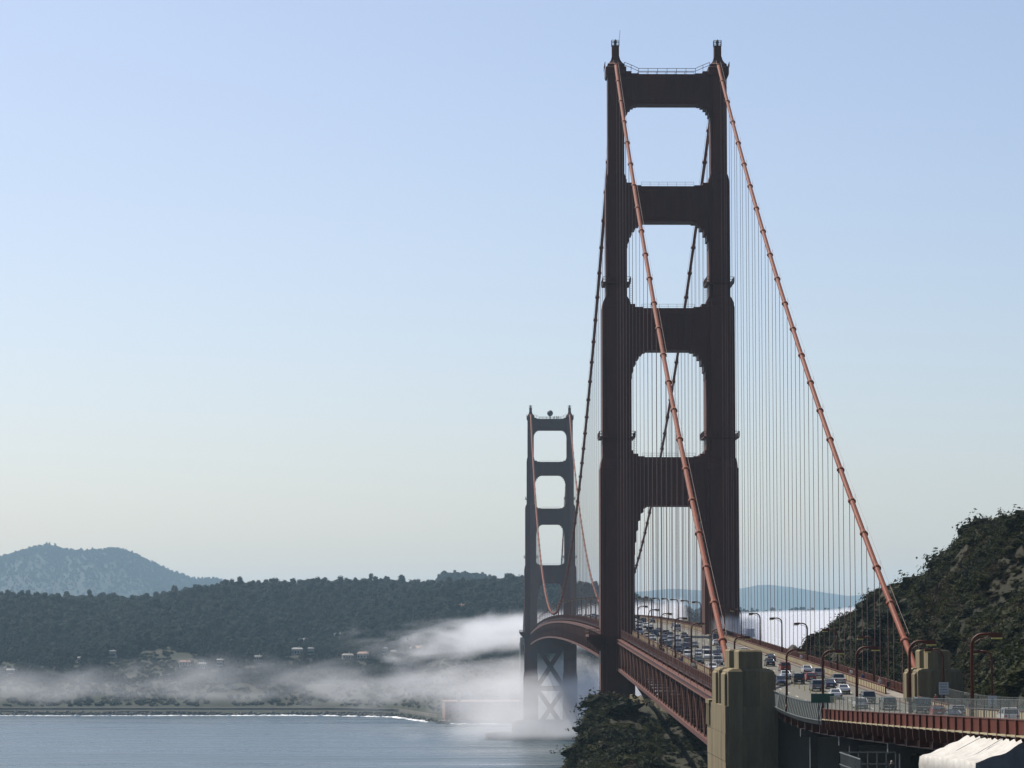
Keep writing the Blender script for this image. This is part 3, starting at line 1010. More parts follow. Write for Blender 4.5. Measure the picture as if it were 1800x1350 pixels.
MB().loft([[(26 * k * sx, 14 * k * sy, z) for sx, sy in ((-1, -0.7), (-0.9, -1), (0.9, -1), (1, -0.7), (1, 0.7), (0.9, 1), (-0.9, 1), (-1, 0.7))] for k, z in ((1, -8), (1, 11), (0.97, 12))]).build('pier_block', 'grey_concrete', p)

# ------------------------------------------------------------------ main cables, bands and suspender ropes
SPAN_Y = [15.24 * k for k in range(-22, 0)] + [15.24 * k for k in range(1, 84)] + [1280 + 15.24 * k for k in range(1, 23)]
band = MB()
band.tube([(0, -0.55, 0), (0, -0.5, 0), (0, 0.5, 0), (0, 0.55, 0)], [0.46, 0.58, 0.58, 0.46], 12)
for s in (-1, 1):
    band.box(s * 0.55 - 0.1, s * 0.55 + 0.1, -0.4, 0.4, -0.2, 0.2)
BANDM = band.mesh('cable_band', 'orange_cable', True)
for s, side in ((-1, 'east'), (1, 'west')):
    root = empty('main_cable', (s * HALF, 0, 0))
    tag(root, 'thick orange %s suspension cable slung over both towers' % side, 'cable', 'main cables of the bridge')
    for y0, y1, n in ((-352, 0, 44), (0, 1280, 128), (1280, 1630, 30)):
        ys_ = np.linspace(y0, y1, n + 1)
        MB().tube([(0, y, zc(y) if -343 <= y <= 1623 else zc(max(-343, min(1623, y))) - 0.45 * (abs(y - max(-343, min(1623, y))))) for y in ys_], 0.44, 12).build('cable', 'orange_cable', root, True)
        mb = MB()
        for dx in (-0.55, 0.55):
            mb.tube([(dx, y, zc(max(-343, min(1623, y))) + 1.25) for y in ys_ if -338 <= y <= 1620], 0.025, 4)
        for y in SPAN_Y:
            if y0 < y < y1:
                for dx in (-0.55, 0.55):
                    mb.beam((dx, y, zc(y) + 0.4), (dx, y, zc(y) + 1.25), 0.04, 0.04, (0, 1, 0))
        mb.build('hand_rope', 'rope_steel', root)
    for y in SPAN_Y:
        sl = math.atan((zc(y + 0.5) - zc(y - 0.5)))
        b = mobj('cable_band', BANDM, root, (0, y, zc(y)))
        b.rotation_euler = (sl, 0, 0)
        zb = zr(y) - 0.9
        if zc(y) - zb > 1.0:
            mb = MB()
            for dx in (-0.42, 0.42):
                for dy in (-0.16, 0.16):
                    mb.beam((dx, dy, zb), (dx, dy, zc(y)), 0.062, 0.062, (0, 1, 0))
            mb.build('suspender_rope', 'rope_steel', root, loc=(0, y, 0), fix=False)

# ------------------------------------------------------------------ stiffening trusses and deck
PAN = 7.62
H_T = 7.2
vert_m = MB().box(-0.10, 0.10, -0.24, 0.24, -H_T, 0).mesh('vertical', OP)
dg = {}
for k in (-1, 1):
    dg[k] = MB().beam((0, 0, -H_T if k > 0 else 0), (0, PAN, 0 if k > 0 else -H_T), 0.34, 0.16, (1, 0, 0)).mesh('diagonal', OP)
RP = 15.24
mb = MB()
for z in (0.12, 1.32):
    mb.box(-0.06, 0.06, 0, RP, z, z + 0.1)
for k in range(int(RP / 0.19)):
    y = 0.1 + k * 0.19
    mb.box(-0.025, 0.025, y, y + 0.085, 0.22, 1.32)
for k in range(4):
    mb.box(-0.11, 0.11, k * RP / 4 - 0.12, k * RP / 4 + 0.12, 0.0, 1.5)
RAILM = mb.mesh('railing_panel', OP, fix=False)
mb = MB()
for k in range(8):
    y = k * RP / 8
    mb.box(-0.05, 0.05, y + 0.16, y + RP / 8 - 0.16, 0.14, 1.0)
BARM = mb.mesh('barrier_panel', 'cream_panel')
mb = MB()
for k in range(8):
    y = k * RP / 8
    wd = 0.30 if k % 4 == 0 else 0.12
    mb.box(-0.10, 0.10, y - wd / 2, y + wd / 2, 0.0, 1.12)
mb.box(-0.10, 0.10, 0, RP, 1.12, 1.24); mb.box(-0.08, 0.08, 0, RP, 0.02, 0.12)
BARF = mb.mesh('barrier_frame', OP)


def lin(f, y0, y1, x, dz, w_, h_, step=15.24):
    mb = MB()
    n = max(1, int(round((y1 - y0) / step)))
    Y = np.linspace(y0, y1, n + 1)
    mb.loft([[(x - w_ / 2, y, f(y) + dz - h_ / 2), (x + w_ / 2, y, f(y) + dz - h_ / 2), (x + w_ / 2, y, f(y) + dz + h_ / 2), (x - w_ / 2, y, f(y) + dz + h_ / 2)] for y in Y])
    return mb


def deck_span(y0, y1, label, detail):
    root = tag(empty('bridge_deck', (0, y0, zr(y0))), label, 'bridge deck', 'deck spans of the bridge')
    inv = Matrix.Translation((0, -y0, -zr(y0)))

    def fix_(o):
        o.data.transform(inv)
        return o
    n = int(round((y1 - y0) / PAN))
    pan = (y1 - y0) / n
    for s in (-1, 1):
        x = s * HALF
        ch = fix_(lin(zr, y0, y1, x, -1.45, 0.8, 0.9).build('top_chord', OP, root))
        for dz_ in (-1.02, -1.88):
            fix_(lin(zr, y0, y1, x - s * 0 + s * 0.0, dz_, 1.15, 0.10).build('chord_flange', OP, ch)) if detail else None
        fix_(lin(zr, y0, y1, x, -8.75, 0.85, 0.75).build('bottom_chord', OP, root))
        if detail:
            for i in range(n + 1):
                y = y0 + i * pan
                mobj('vertical', vert_m, root, (x, y - y0, zr(y) - 1.6 - zr(y0)))
                if i < n:
                    k = 1 if i % 2 else -1
                    o = mobj('diagonal', dg[k], root, (x, y - y0, zr(y) - 1.6 - zr(y0)))
                    o.rotation_euler = (math.atan((zr(y + pan) - zr(y)) / pan), 0, 0)
                    o.scale = (1, pan / PAN, 1)
        else:
            mb = MB()
            for i in range(n + 1):
                y = y0 + i * pan
                z1, z0 = zr(y) - 1.6, zr(y) - 8.6
                mb.box(x - 0.28, x + 0.28, y - 0.2, y + 0.2, z0, z1)
                if i < n:
                    zz = zr(y + pan)
                    a, b_ = ((x, y, zr(y) - 8.6), (x, y + pan, zz - 1.6)) if i % 2 else ((x, y, z1), (x, y + pan, zz - 8.6))
                    mb.beam(a, b_, 0.44, 0.36, (1, 0, 0))
            o = fix_(mb.build('truss_web', OP, root, fix=False)); o['kind'] = 'stuff'
        fix_(lin(zr, y0, y1, s * 13.05, -0.14, 0.3, 0.6).build('added_edge_beam', OP, root))  # beam added over the sunlit slab edge, standing in for the shaded gap
        # railing outside the sidewalk, barrier between sidewalk and road
        m_ = int((y1 - y0) / RP)
        for i in range(m_):
            y = y0 + i * RP
            sl = math.atan((zr(y + RP) - zr(y)) / RP)
            o = mobj('railing_panel', RAILM, root, (s * 13.42, y - y0, zr(y) + 0.2 - zr(y0))); o.rotation_euler = (sl, 0, 0)
            o = mobj('barrier_panel', BARM, root, (s * 10.45, y - y0, zr(y) + 0.18 - zr(y0))); o.rotation_euler = (sl, 0, 0)
            mobj('barrier_frame', BARF, o)
    mb = MB()
    for i in range(n + 1):
        y = y0 + i * pan
        mb.box(-13.3, 13.3, y - 0.25, y + 0.25, zr(y) - 2.6, zr(y) - 0.62)
        if i % 2 == 0:
            mb.box(-13.3, 13.3, y - 0.3, y + 0.3, zr(y) - 8.95, zr(y) - 8.5)
            if i + 2 <= n:
                for a, b_ in ((-13, 13), (13, -13)):
                    mb.beam((a, y, zr(y) - 8.7), (b_, y + 2 * pan, zr(y + 2 * pan) - 8.7), 0.35, 0.35)
    o = fix_(mb.build('floor_beam', OP, root, fix=False)); o['kind'] = 'stuff'
    return root


deck_span(-337.0, -11.5, 'near side span of the bridge deck on an orange lattice truss', True)
deck_span(11.5, 1268.5, 'long arched main span of the bridge deck between the towers', False)
deck_span(1291.5, 1617.0, 'far side span of the bridge deck beyond the far tower', False)

# short truss panel that hangs between near tower and side span
mb = MB()
for y in (-9.3, -7.6):
    mb.box(-14.2, -13.2, y - 0.25, y + 0.25, 64.6, 72.6)
mb.box(-14.3, -13.1, -9.8, -7.2, 72.0, 72.8); mb.box(-14.3, -13.1, -9.8, -7.2, 64.4, 65.2)
tag(mb.build('hanger_frame', OP), 'short upright orange frame between the near tower and its truss', 'steel frame')

# ------------------------------------------------------------------ concrete pylons


def ch_box(mb, x0, x1, y0, y1, z0, z1, c):
    mb.loft([[(x0, y0, z0), (x1, y0, z0), (x1, y1, z0), (x0, y1, z0)], [(x0, y0, z1 - c), (x1, y0, z1 - c), (x1, y1, z1 - c), (x0, y1, z1 - c)],
             [(x0 + c, y0 + c, z1), (x1 - c, y0 + c, z1), (x1 - c, y1 - c, z1), (x0 + c, y1 - c, z1)]])


def pylon(xc, y_n, sgn, zb, label, m, dz=0.0):
    """y_n: the end nearer the camera; two stepped shafts on one base; sgn = -1 puts the plain outer wall on the east."""
    root = tag(empty('concrete_pylon', (xc, y_n, zb)), label, 'pylon', 'concrete pylons of the bridge')
    o_ = lambda z: z + dz - zb
    for k, (ya, yb) in enumerate(((0.0, 9.6), (15.4, 25.2))):
        mb = MB()
        for xa, xb, d, zt in ((-3.2, -1.2, 0.0, 69.6), (1.2, 3.2, 0.0, 69.6), (-2.8, 2.8, 0.55, 69.75)):
            ch_box(mb, xa, xb, ya + d, yb - d, o_(56.0), o_(zt), 0.25)
        ch_box(mb, -3.55, 3.55, ya + 1.7, yb - 1.7, o_(56.0), o_(69.2), 0.25)
        s = mb.build('pylon_shaft', m, root)
        mb = MB()
        ch_box(mb, -1.65, 1.65, ya + 1.0, yb - 1.2, o_(69.5), o_(72.3), 0.22)
        mb.build('pylon_cap', m, s)
    mb = MB()
    for j, (z0, z1) in enumerate(((zb, 48), (48.06, 52.4), (52.46, 57.0), (57.06, 60.8), (60.86, 64.6))):
        e = 0.04 * (j % 2)
        mb.box(-3.62 - e, 3.62 + e, 0.12 - e, 32.0 + e, o_(z0) if j else 0, o_(z1))
    mb.box(-3.5, 3.5, 0.2, 31.9, 0.1, o_(64.55))
    b = mb.build('pylon_base', m, root)
    mb = MB()
    for k in range(6):
        y = 26.2 + k * 0.95
        for s in (-1, 1):
            mb.box(*sorted((s * 3.60, s * 3.85)), y, y + 0.5, o_(61.2), o_(64.3))
    mb.build('flute', m, b)
    mb = MB(); mb.box(-3.9, 3.9, 25.6, 32.3, o_(64.3), o_(64.9)); mb.build('ledge', m, b)
    return root


pylon(-12.6, -369.6, -1, 36.0, 'stepped concrete pylon beside the east truss end, lit on its left flank', 'concrete')
pylon(13.5, -369.6, 1, 45.0, 'stepped concrete pylon below the west cable end by the hill', 'concrete').scale = (0.96, 0.5, 1.0)
pylon(-12.6, 1618.0, -1, 0.0, 'hazy concrete pylon left of the far tower, taller of the pair in view', 'grey_concrete')
pylon(12.6, 1618.0, 1, 0.0, 'hazy concrete pylon hidden mostly behind the far tower', 'grey_concrete')

# abutment between the near pylons, and the approach viaduct
ab = tag(MB().box(-8.95, 8.95, -366, -358, 38, 62.6).build('abutment_wall', 'grey_concrete'), 'dark concrete abutment wall between the near pylons under the road', 'wall')
vd = tag(empty('approach_viaduct', (0, -380, 50)), 'steel approach viaduct with orange fascia panels in front of the pylons', 'viaduct')


def vfix(o):
    o.data.transform(Matrix.Translation((0, 380, -50)))
    return o


for x in (-8.2, -4.1, 0, 4.1, 8.2):
    vfix(lin(zr, -638, -366.5, x, -1.15, 0.45, 1.25, 6).build('girder', OP, vd))
for y in np.arange(-630, -368, 8.0):
    vfix(MB().box(-9.3, 9.3, y - 0.2, y + 0.2, zr(y) - 1.6, zr(y) - 0.52).build('floor_beam', OP, vd))
for y in (-400, -440, -480, -520, -560, -600):
    for x in (-7.5, 7.5):
        vfix(MB().box(x - 0.5, x + 0.5, y - 0.5, y + 0.5, 40, zr(y) - 1.8).build('column', 'dark_steel', vd))
    vfix(MB().box(-9.2, 9.2, y - 0.45, y + 0.45, zr(y) - 2.6, zr(y) - 1.62).build('cross_girder', 'dark_steel', vd))
P0, P1, PP = -433.0, -632.0, 4.0
y = P0
k = 0
while y - PP > P1:
    a, b_ = y, y - PP
    mb = MB()
    za, zb = zr(a), zr(b_)
    mb.loft([[(-10.18, a - 0.05, za + 0.36), (-10.02, a - 0.05, za + 0.36), (-10.02, a - 0.05, za + 1.42), (-10.18, a - 0.05, za + 1.42)],
             [(-10.18, b_ + 0.05, zb + 0.36), (-10.02, b_ + 0.05, zb + 0.36), (-10.02, b_ + 0.05, zb + 1.42), (-10.18, b_ + 0.05, zb + 1.42)]])
    vfix(mb.build('fascia_panel', 'orange_panel', vd))
    mb = MB(); mb.box(-10.36, -10.0, a - 0.09, a + 0.09, za - 0.55, za + 1.46)
    mb.box(-10.3, -9.5, a - 0.07, a + 0.07, za - 0.9, za + 0.1)
    vfix(mb.build('fascia_rib', OP, vd))
    y -= PP
vfix(lin(zr, -632, -433, -10.12, 0.26, 0.42, 0.12, 8).build('fascia_ledge', 'cream_panel', vd))
vfix(lin(zr, -632, -433, -10.1, 1.47, 0.26, 0.08, 8).build('fascia_cap', OP, vd))
# ================================================================== THINGS ON AND BESIDE THE ROAD
ORD = ['first', 'second', 'third', 'fourth', 'fifth', 'sixth', 'seventh', 'eighth', 'ninth', 'tenth', 'eleventh', 'twelfth', 'thirteenth', 'fourteenth', 'fifteenth',
       'sixteenth', 'seventeenth', 'eighteenth', 'nineteenth', 'twentieth'] + ['%dth' % k if k % 10 not in (1, 2, 3) or 10 < k % 100 < 14 else '%d%s' % (k, {1: 'st', 2: 'nd', 3: 'rd'}[k % 10]) for k in range(21, 120)]

# ------------------------------------------------------------------ lamp posts
LAMP_H = 8.1
lp = MB()
lp.tube([(0, 0, 0), (0, 0, 0.9)], [0.24, 0.22], 10)
lp.tube([(0, 0, 0.9), (0, 0, LAMP_H - 0.95)] + [(0.95 * (1 - math.cos(a)), 0, LAMP_H - 0.95 + 0.95 * math.sin(a)) for a in np.linspace(0.25, 1.57, 6)] + [(1.5, 0, LAMP_H)],
        [0.17, 0.13] + [0.12] * 6 + [0.10], 10)
POLE = lp.mesh('pole', OP, True)
lh = MB()
lh.loft([[(1.35, -0.10, LAMP_H - 0.1), (1.35, 0.10, LAMP_H - 0.1), (1.35, 0.10, LAMP_H + 0.12), (1.35, -0.10, LAMP_H + 0.12)],
         [(1.6, -0.24, LAMP_H - 0.26), (1.6, 0.24, LAMP_H - 0.26), (1.6, 0.2, LAMP_H + 0.16), (1.6, -0.2, LAMP_H + 0.16)],
         [(2.45, -0.24, LAMP_H - 0.26), (2.45, 0.24, LAMP_H - 0.26), (2.45, 0.18, LAMP_H + 0.10), (2.45, -0.18, LAMP_H + 0.10)]])
HEAD = lh.mesh('lamp_head', OP)
LENS = MB().box(1.66, 2.5, -0.25, 0.25, LAMP_H - 0.40, LAMP_H - 0.27).mesh('lens', 'lamp_yellow')
BRACE = MB().tube([(0, 0, LAMP_H - 1.5)] + [(1.0 * (1 - math.cos(a)) , 0, LAMP_H - 1.5 + 1.15 * math.sin(a)) for a in np.linspace(0.3, 1.57, 5)] + [(1.4, 0, LAMP_H - 0.2)], 0.035, 6).mesh('arm_brace', OP)


def lamp(x, y, side, label, group):
    o = empty('lamp_post', (x, y, zr(y) + 0.15), 0 if side < 0 else math.pi)
    tag(o, label, 'street lamp', group)
    mobj('pole', POLE, o)
    h = mobj('lamp_head', HEAD, o)
    mobj('lens', LENS, h)
    mobj('arm_brace', BRACE, o)
    return o


for i, D in enumerate((249, 285, 325, 357, 399)):
    y = 0.970 * D - 776
    lamp(-9.75, y, -1, ('orange hooked lamp post behind the fascia panels, the %s counted from the right edge' % ORD[i]), 'lamp posts on the east kerb of the approach')
for i, D in enumerate((363, 401)):
    y = 0.970 * D - 776
    lamp(11.2, y, 1, ('thin orange lamp post carrying %s sign by the hill fence' % ('a small white' if i == 0 else 'a tall white')), 'lamp posts on the west kerb of the approach')
LY = [-322 + 45.72 * k for k in range(7)] + [30 + 45.72 * k for k in range(27)]
for s, side in ((-1, 'east'), (1, 'west')):
    for i, y in enumerate(LY):
        if abs(y) < 12: continue
        lamp(s * 10.75, y, s, 'hooked lamp post on the %s side of the bridge deck, %s from the near pylon' % (side, ORD[i]), 'lamp posts along the %s side of the bridge' % side)

# ------------------------------------------------------------------ signs
for i, (D, wd, hg, z0, rows) in enumerate(((401, 1.25, 1.6, 66.6, 4), (363, 1.0, 1.25, 66.0, 1))):
    y = 0.970 * D - 776
    o = tag(empty('road_sign', (11.2, y - 0.25, z0)), ('tall pale road sign with rows of text on the lamp post by the pylon' if i == 0 else 'small pale square road sign on the lamp post nearer the right edge'), 'road sign', 'road signs')
    MB().box(-wd / 2, wd / 2, -0.02, 0.02, 0, hg).build('sign_plate', 'sign_grey', o)
    pr = MB()
    g4 = np.random.default_rng(4 + i)
    if rows > 1:
        for r_ in range(rows):
            x = -wd / 2 + 0.12
            while x < wd / 2 - 0.2:
                c = g4.uniform(0.07, 0.12)
                pr.box(x, x + c * 0.75, -0.028, -0.022, hg * (0.84 - 0.22 * r_) - 0.09, hg * (0.84 - 0.22 * r_) + 0.09)
                x += c + (0.09 if g4.random() < 0.2 else 0.03)
    else:
        for k in range(14):
            a = 2 * math.pi * k / 14
            pr.beam((0.11 * math.cos(a), -0.026, 0.66 + 0.26 * math.sin(a)), (0.11 * math.cos(a + 0.46), -0.026, 0.66 + 0.26 * math.sin(a + 0.46)), 0.008, 0.075, (0, 0, 1))
        pr.box(-0.3, 0.3, -0.028, -0.022, 0.12, 0.2)
    pr.build('sign_print', 'sign_print', o, fix=False)
    MB().box(-0.2, 0.2, 0.0, 0.2, hg * 0.3, hg * 0.36).build('bracket', 'galvanised', o)
# small plate on the second approach lamp
o = tag(empty('road_sign', (-9.75, 0.970 * 357 - 776 - 0.22, 66.6)), 'small pale plate on the lamp post above the white sedan', 'road sign', 'road signs')
MB().box(-0.4, 0.4, -0.02, 0.02, 0, 0.55).build('sign_plate', 'sign_grey', o)
# row of green boards seen from behind
o = tag(empty('sign_board', (-10.75, -438.0, 64.3)), 'row of three dark green sign boards on two posts', 'sign')
for k, (a, b_) in enumerate(((-1.35, -0.48), (-0.46, 0.52), (0.54, 1.3))):
    MB().box(a, b_, -0.03, 0.03, 2.45, 3.5).build('board', 'sign_green', o)
for x in (-0.47, 0.53):
    MB().box(x - 0.06, x + 0.06, 0.03, 0.15, 0.0, 3.4).build('post', 'dark_steel', o)

# ------------------------------------------------------------------ slatted screen from the pylon to the fascia
sc_ = tag(empty('safety_screen', (-9.72, -404, 64.2)), 'grey slanted slat screen along the road edge between pylon and fascia', 'screen')
for k in range(30):
    ya = -376.5 - k * 1.86
    MB().beam((0, ya + 404, zr(ya) - 64.2 + 0.12), (0, ya + 404 - 3.2, zr(ya) - 64.2 + 2.15), 0.5, 0.06, (1, 0, 0)).build('slat', 'galvanised', sc_)
for dz in (0.08, 2.2):
    o = lin(zr, -434, -372, 0, dz - 64.2, 0.12, 0.12, 6).build('rail', 'galvanised', sc_); o.data.transform(Matrix.Translation((0, 404, 0)))
o = lin(zr, -434, -372, 0.10, 1.13 - 64.2, 0.05, 2.0, 6).build('backing_sheet', 'metal_roof', sc_); o.data.transform(Matrix.Translation((0, 404, 0)))


# ------------------------------------------------------------------ chain link fences


def fence(x, y0, y1, base, h, pitch, label, post_every):
    root = tag(empty('chain_link_fence', (x, y0, zr(y0))), label, 'fence', 'chain link fences')
    L = y1 - y0
    n = int(abs(L) / post_every)
    pm = MB().tube([(0, 0, 0), (0, 0, h)], 0.035, 6).mesh('fence_post', 'galvanised')
    for i in range(n + 1):
        y = y0 + L * i / n
        mobj('fence_post', pm, root, (0, y - y0, zr(y) + base - zr(y0)))
    for dz in (0.05, h * 0.5, h):
        o = lin(lambda v: zr(v), min(y0, y1), max(y0, y1), 0, base + dz - zr(y0), 0.045, 0.045, 8).build('fence_rail', 'galvanised', root)
        o.data.transform(Matrix.Translation((0, -y0, 0)))
    mb = MB()
    ya, yb = min(y0, y1), max(y0, y1)
    t = ya - h
    while t < yb:
        for d in (1, -1):
            a, b_ = max(t, ya), min(t + h, yb)
            if b_ - a > 0.05:
                za, zb_ = (a - t), (b_ - t)
                if d < 0: za, zb_ = h - za, h - zb_
                p, q = (0, a - y0, zr(a) + base + za - zr(y0)), (0, b_ - y0, zr(b_) + base + zb_ - zr(y0))
                wv = 0.008
                mb.add([(0, p[1] - wv, p[2]), (0, p[1] + wv, p[2]), (0, q[1] + wv, q[2]), (0, q[1] - wv, q[2])], [(0, 1, 2, 3)])
        t += pitch
    o = mb.build('wire_mesh', 'galvanised', root, fix=False); o['kind'] = 'stuff'
    return root


fence(-9.98, -433, -632, 1.45, 1.5, 0.085, 'low chain link fence standing on the orange fascia panels', 3.6)
fence(13.3, -345, -632, 0.25, 2.5, 0.10, 'tall chain link fence at the foot of the hill on the west side', 3.2)
rw = tag(empty('guard_rail', (10.4, -380, zr(-380))), 'cream panelled guard rail along the west kerb of the approach', 'guard rail')
for i in range(15):
    y = -369.5 - (i + 1) * RP
    o = mobj('barrier_panel', BARM, rw, (0, y + 380, zr(y) + 0.18 - zr(-380))); o.rotation_euler = (math.atan((zr(y + RP) - zr(y)) / RP), 0, 0)
    mobj('barrier_frame', BARF, o)

# ------------------------------------------------------------------ white tarpaulin shelter below the fascia
tp = tag(empty('tarpaulin_shelter', (-12, -545, 63)), 'white tarpaulin lean-to with grey end below the orange fascia', 'tarpaulin')
XA, XB = -10.35, -14.1
NY, NX = 60, 12
Y0, Y1 = -561.5, -534.0
vs, fs = [], []
for j in range(NY + 1):
    y = Y0 + (Y1 - Y0) * j / NY
    zt = zr(y) - 0.02 - 0.22 * abs(math.sin(j * 0.56)) ** 3
    for i in range(NX + 1):
        u = i / NX
        x = XA + (XB - XA) * u
        z = zt + (64.75 - 66.35) * u - 0.14 * math.sin(u * math.pi) + 0.07 * math.sin(j * 1.3 + 1.2 * u) * u * (1 - 0.4 * u) + 0.05 * math.sin(j * 2.9 + i * 0.8) + 0.05 * math.sin(j * 5.3 + i)
        vs.append((x + 12, y + 545 + 0.25 * u * math.sin(j * 0.7), z - 63))
    vs.append((XB + 12 - 0.05, y + 545, 64.75 - 63 - 0.8 + 0.06 * math.sin(j * 1.7) + (zr(y) - 66.35)))
    vs.append((XB + 12 + 0.05 * math.sin(j * 2.1), y + 545, 64.75 - 63 - 2.4 + (zr(y) - 66.35)))
W = NX + 3
for j in range(NY):
    for i in range(W - 1):
        fs.append((j * W + i, j * W + i + 1, (j + 1) * W + i + 1, (j + 1) * W + i))
mobj('tarp_sheet', raw_mesh('tarp_sheet', vs, fs, 'tarp_white', True), tp)
e = [vs[i] for i in range(W)]
MB().add([(p[0], p[1] - 0.02, p[2]) for p in e] + [(e[0][0], e[0][1] - 0.02, -3.0), (e[-1][0], e[-1][1] - 0.02, -3.0)], [tuple(list(range(W)) + [W + 1, W])]).build('end_sheet', 'tarp_grey', tp)
mb = MB()
for yy in (-552, -543):
    mb.beam((XA + 12, yy + 545, zr(yy) + 0.05 - 63), (XB + 12, yy + 545, 64.72 - 63), 0.035, 0.035)
mb.beam((-12.3 + 12, Y0 + 545, 65.5 - 63), (-12.3 + 12, Y1 + 545, 64.95 - 63), 0.035, 0.035)
mb.build('tie_rope', 'tarp_grey', tp)
# scaffold walkway with rail beside it
sf = tag(empty('scaffold_platform', (-16, -530, 62.6)), 'scaffold walkway with a mesh rail left of the white tarpaulin', 'scaffold')
MB().box(-3.4, 1.6, -7, 7, -0.12, 0.0).build('deck_board', 'sidewalk_slab', sf)
mb = MB(); rail(mb, [(-3.3, -6.8, 0), (-3.3, 6.8, 0), (1.5, 6.8, 0)], 2.0, 0.04, 0.8); mb.build('guard_rail', 'galvanised', sf)
mb = MB()
for sx in (-3.2, 1.4):
    for sy in (-6.5, 0, 6.5):
        mb.box(sx - 0.05, sx + 0.05, sy - 0.05, sy + 0.05, -14, -0.13)
mb.build('support_leg', 'galvanised', sf)

# retaining wall on the spur by the tower
wl = tag(empty('retaining_wall', (-14.8, -90, 58)), 'short pale concrete retaining wall on the spur below the tower', 'wall')
for k in range(8):
    a, b_ = Vector((0.7 * k, -6.1 * k, 0)), Vector((0.7 * k + 0.695, -6.1 * k - 6.06, 0))
    zt = 2.2 - 0.16 * k
    MB().beam(a + Vector((0, 0, zt / 2 - 3)), b_ + Vector((0, 0, zt / 2 - 3.08)), 0.5, zt + 6).build('wall_block', 'concrete', wl)

# ------------------------------------------------------------------ vehicles


def loft_body(sections, m, name, bevel=0.05):
    """sections: (y, half width at sill, half width at belt, z sill, z belt)"""
    rings = []
    for y, ws, wb, z0, z1 in sections:
        zm = z0 + (z1 - z0) * 0.45
        rings.append([(-ws, y, z0), (ws, y, z0), (max(ws, wb) + 0.03, y, zm), (wb, y, z1), (-wb, y, z1), (-max(ws, wb) - 0.03, y, zm)])
    return MB().loft(rings)


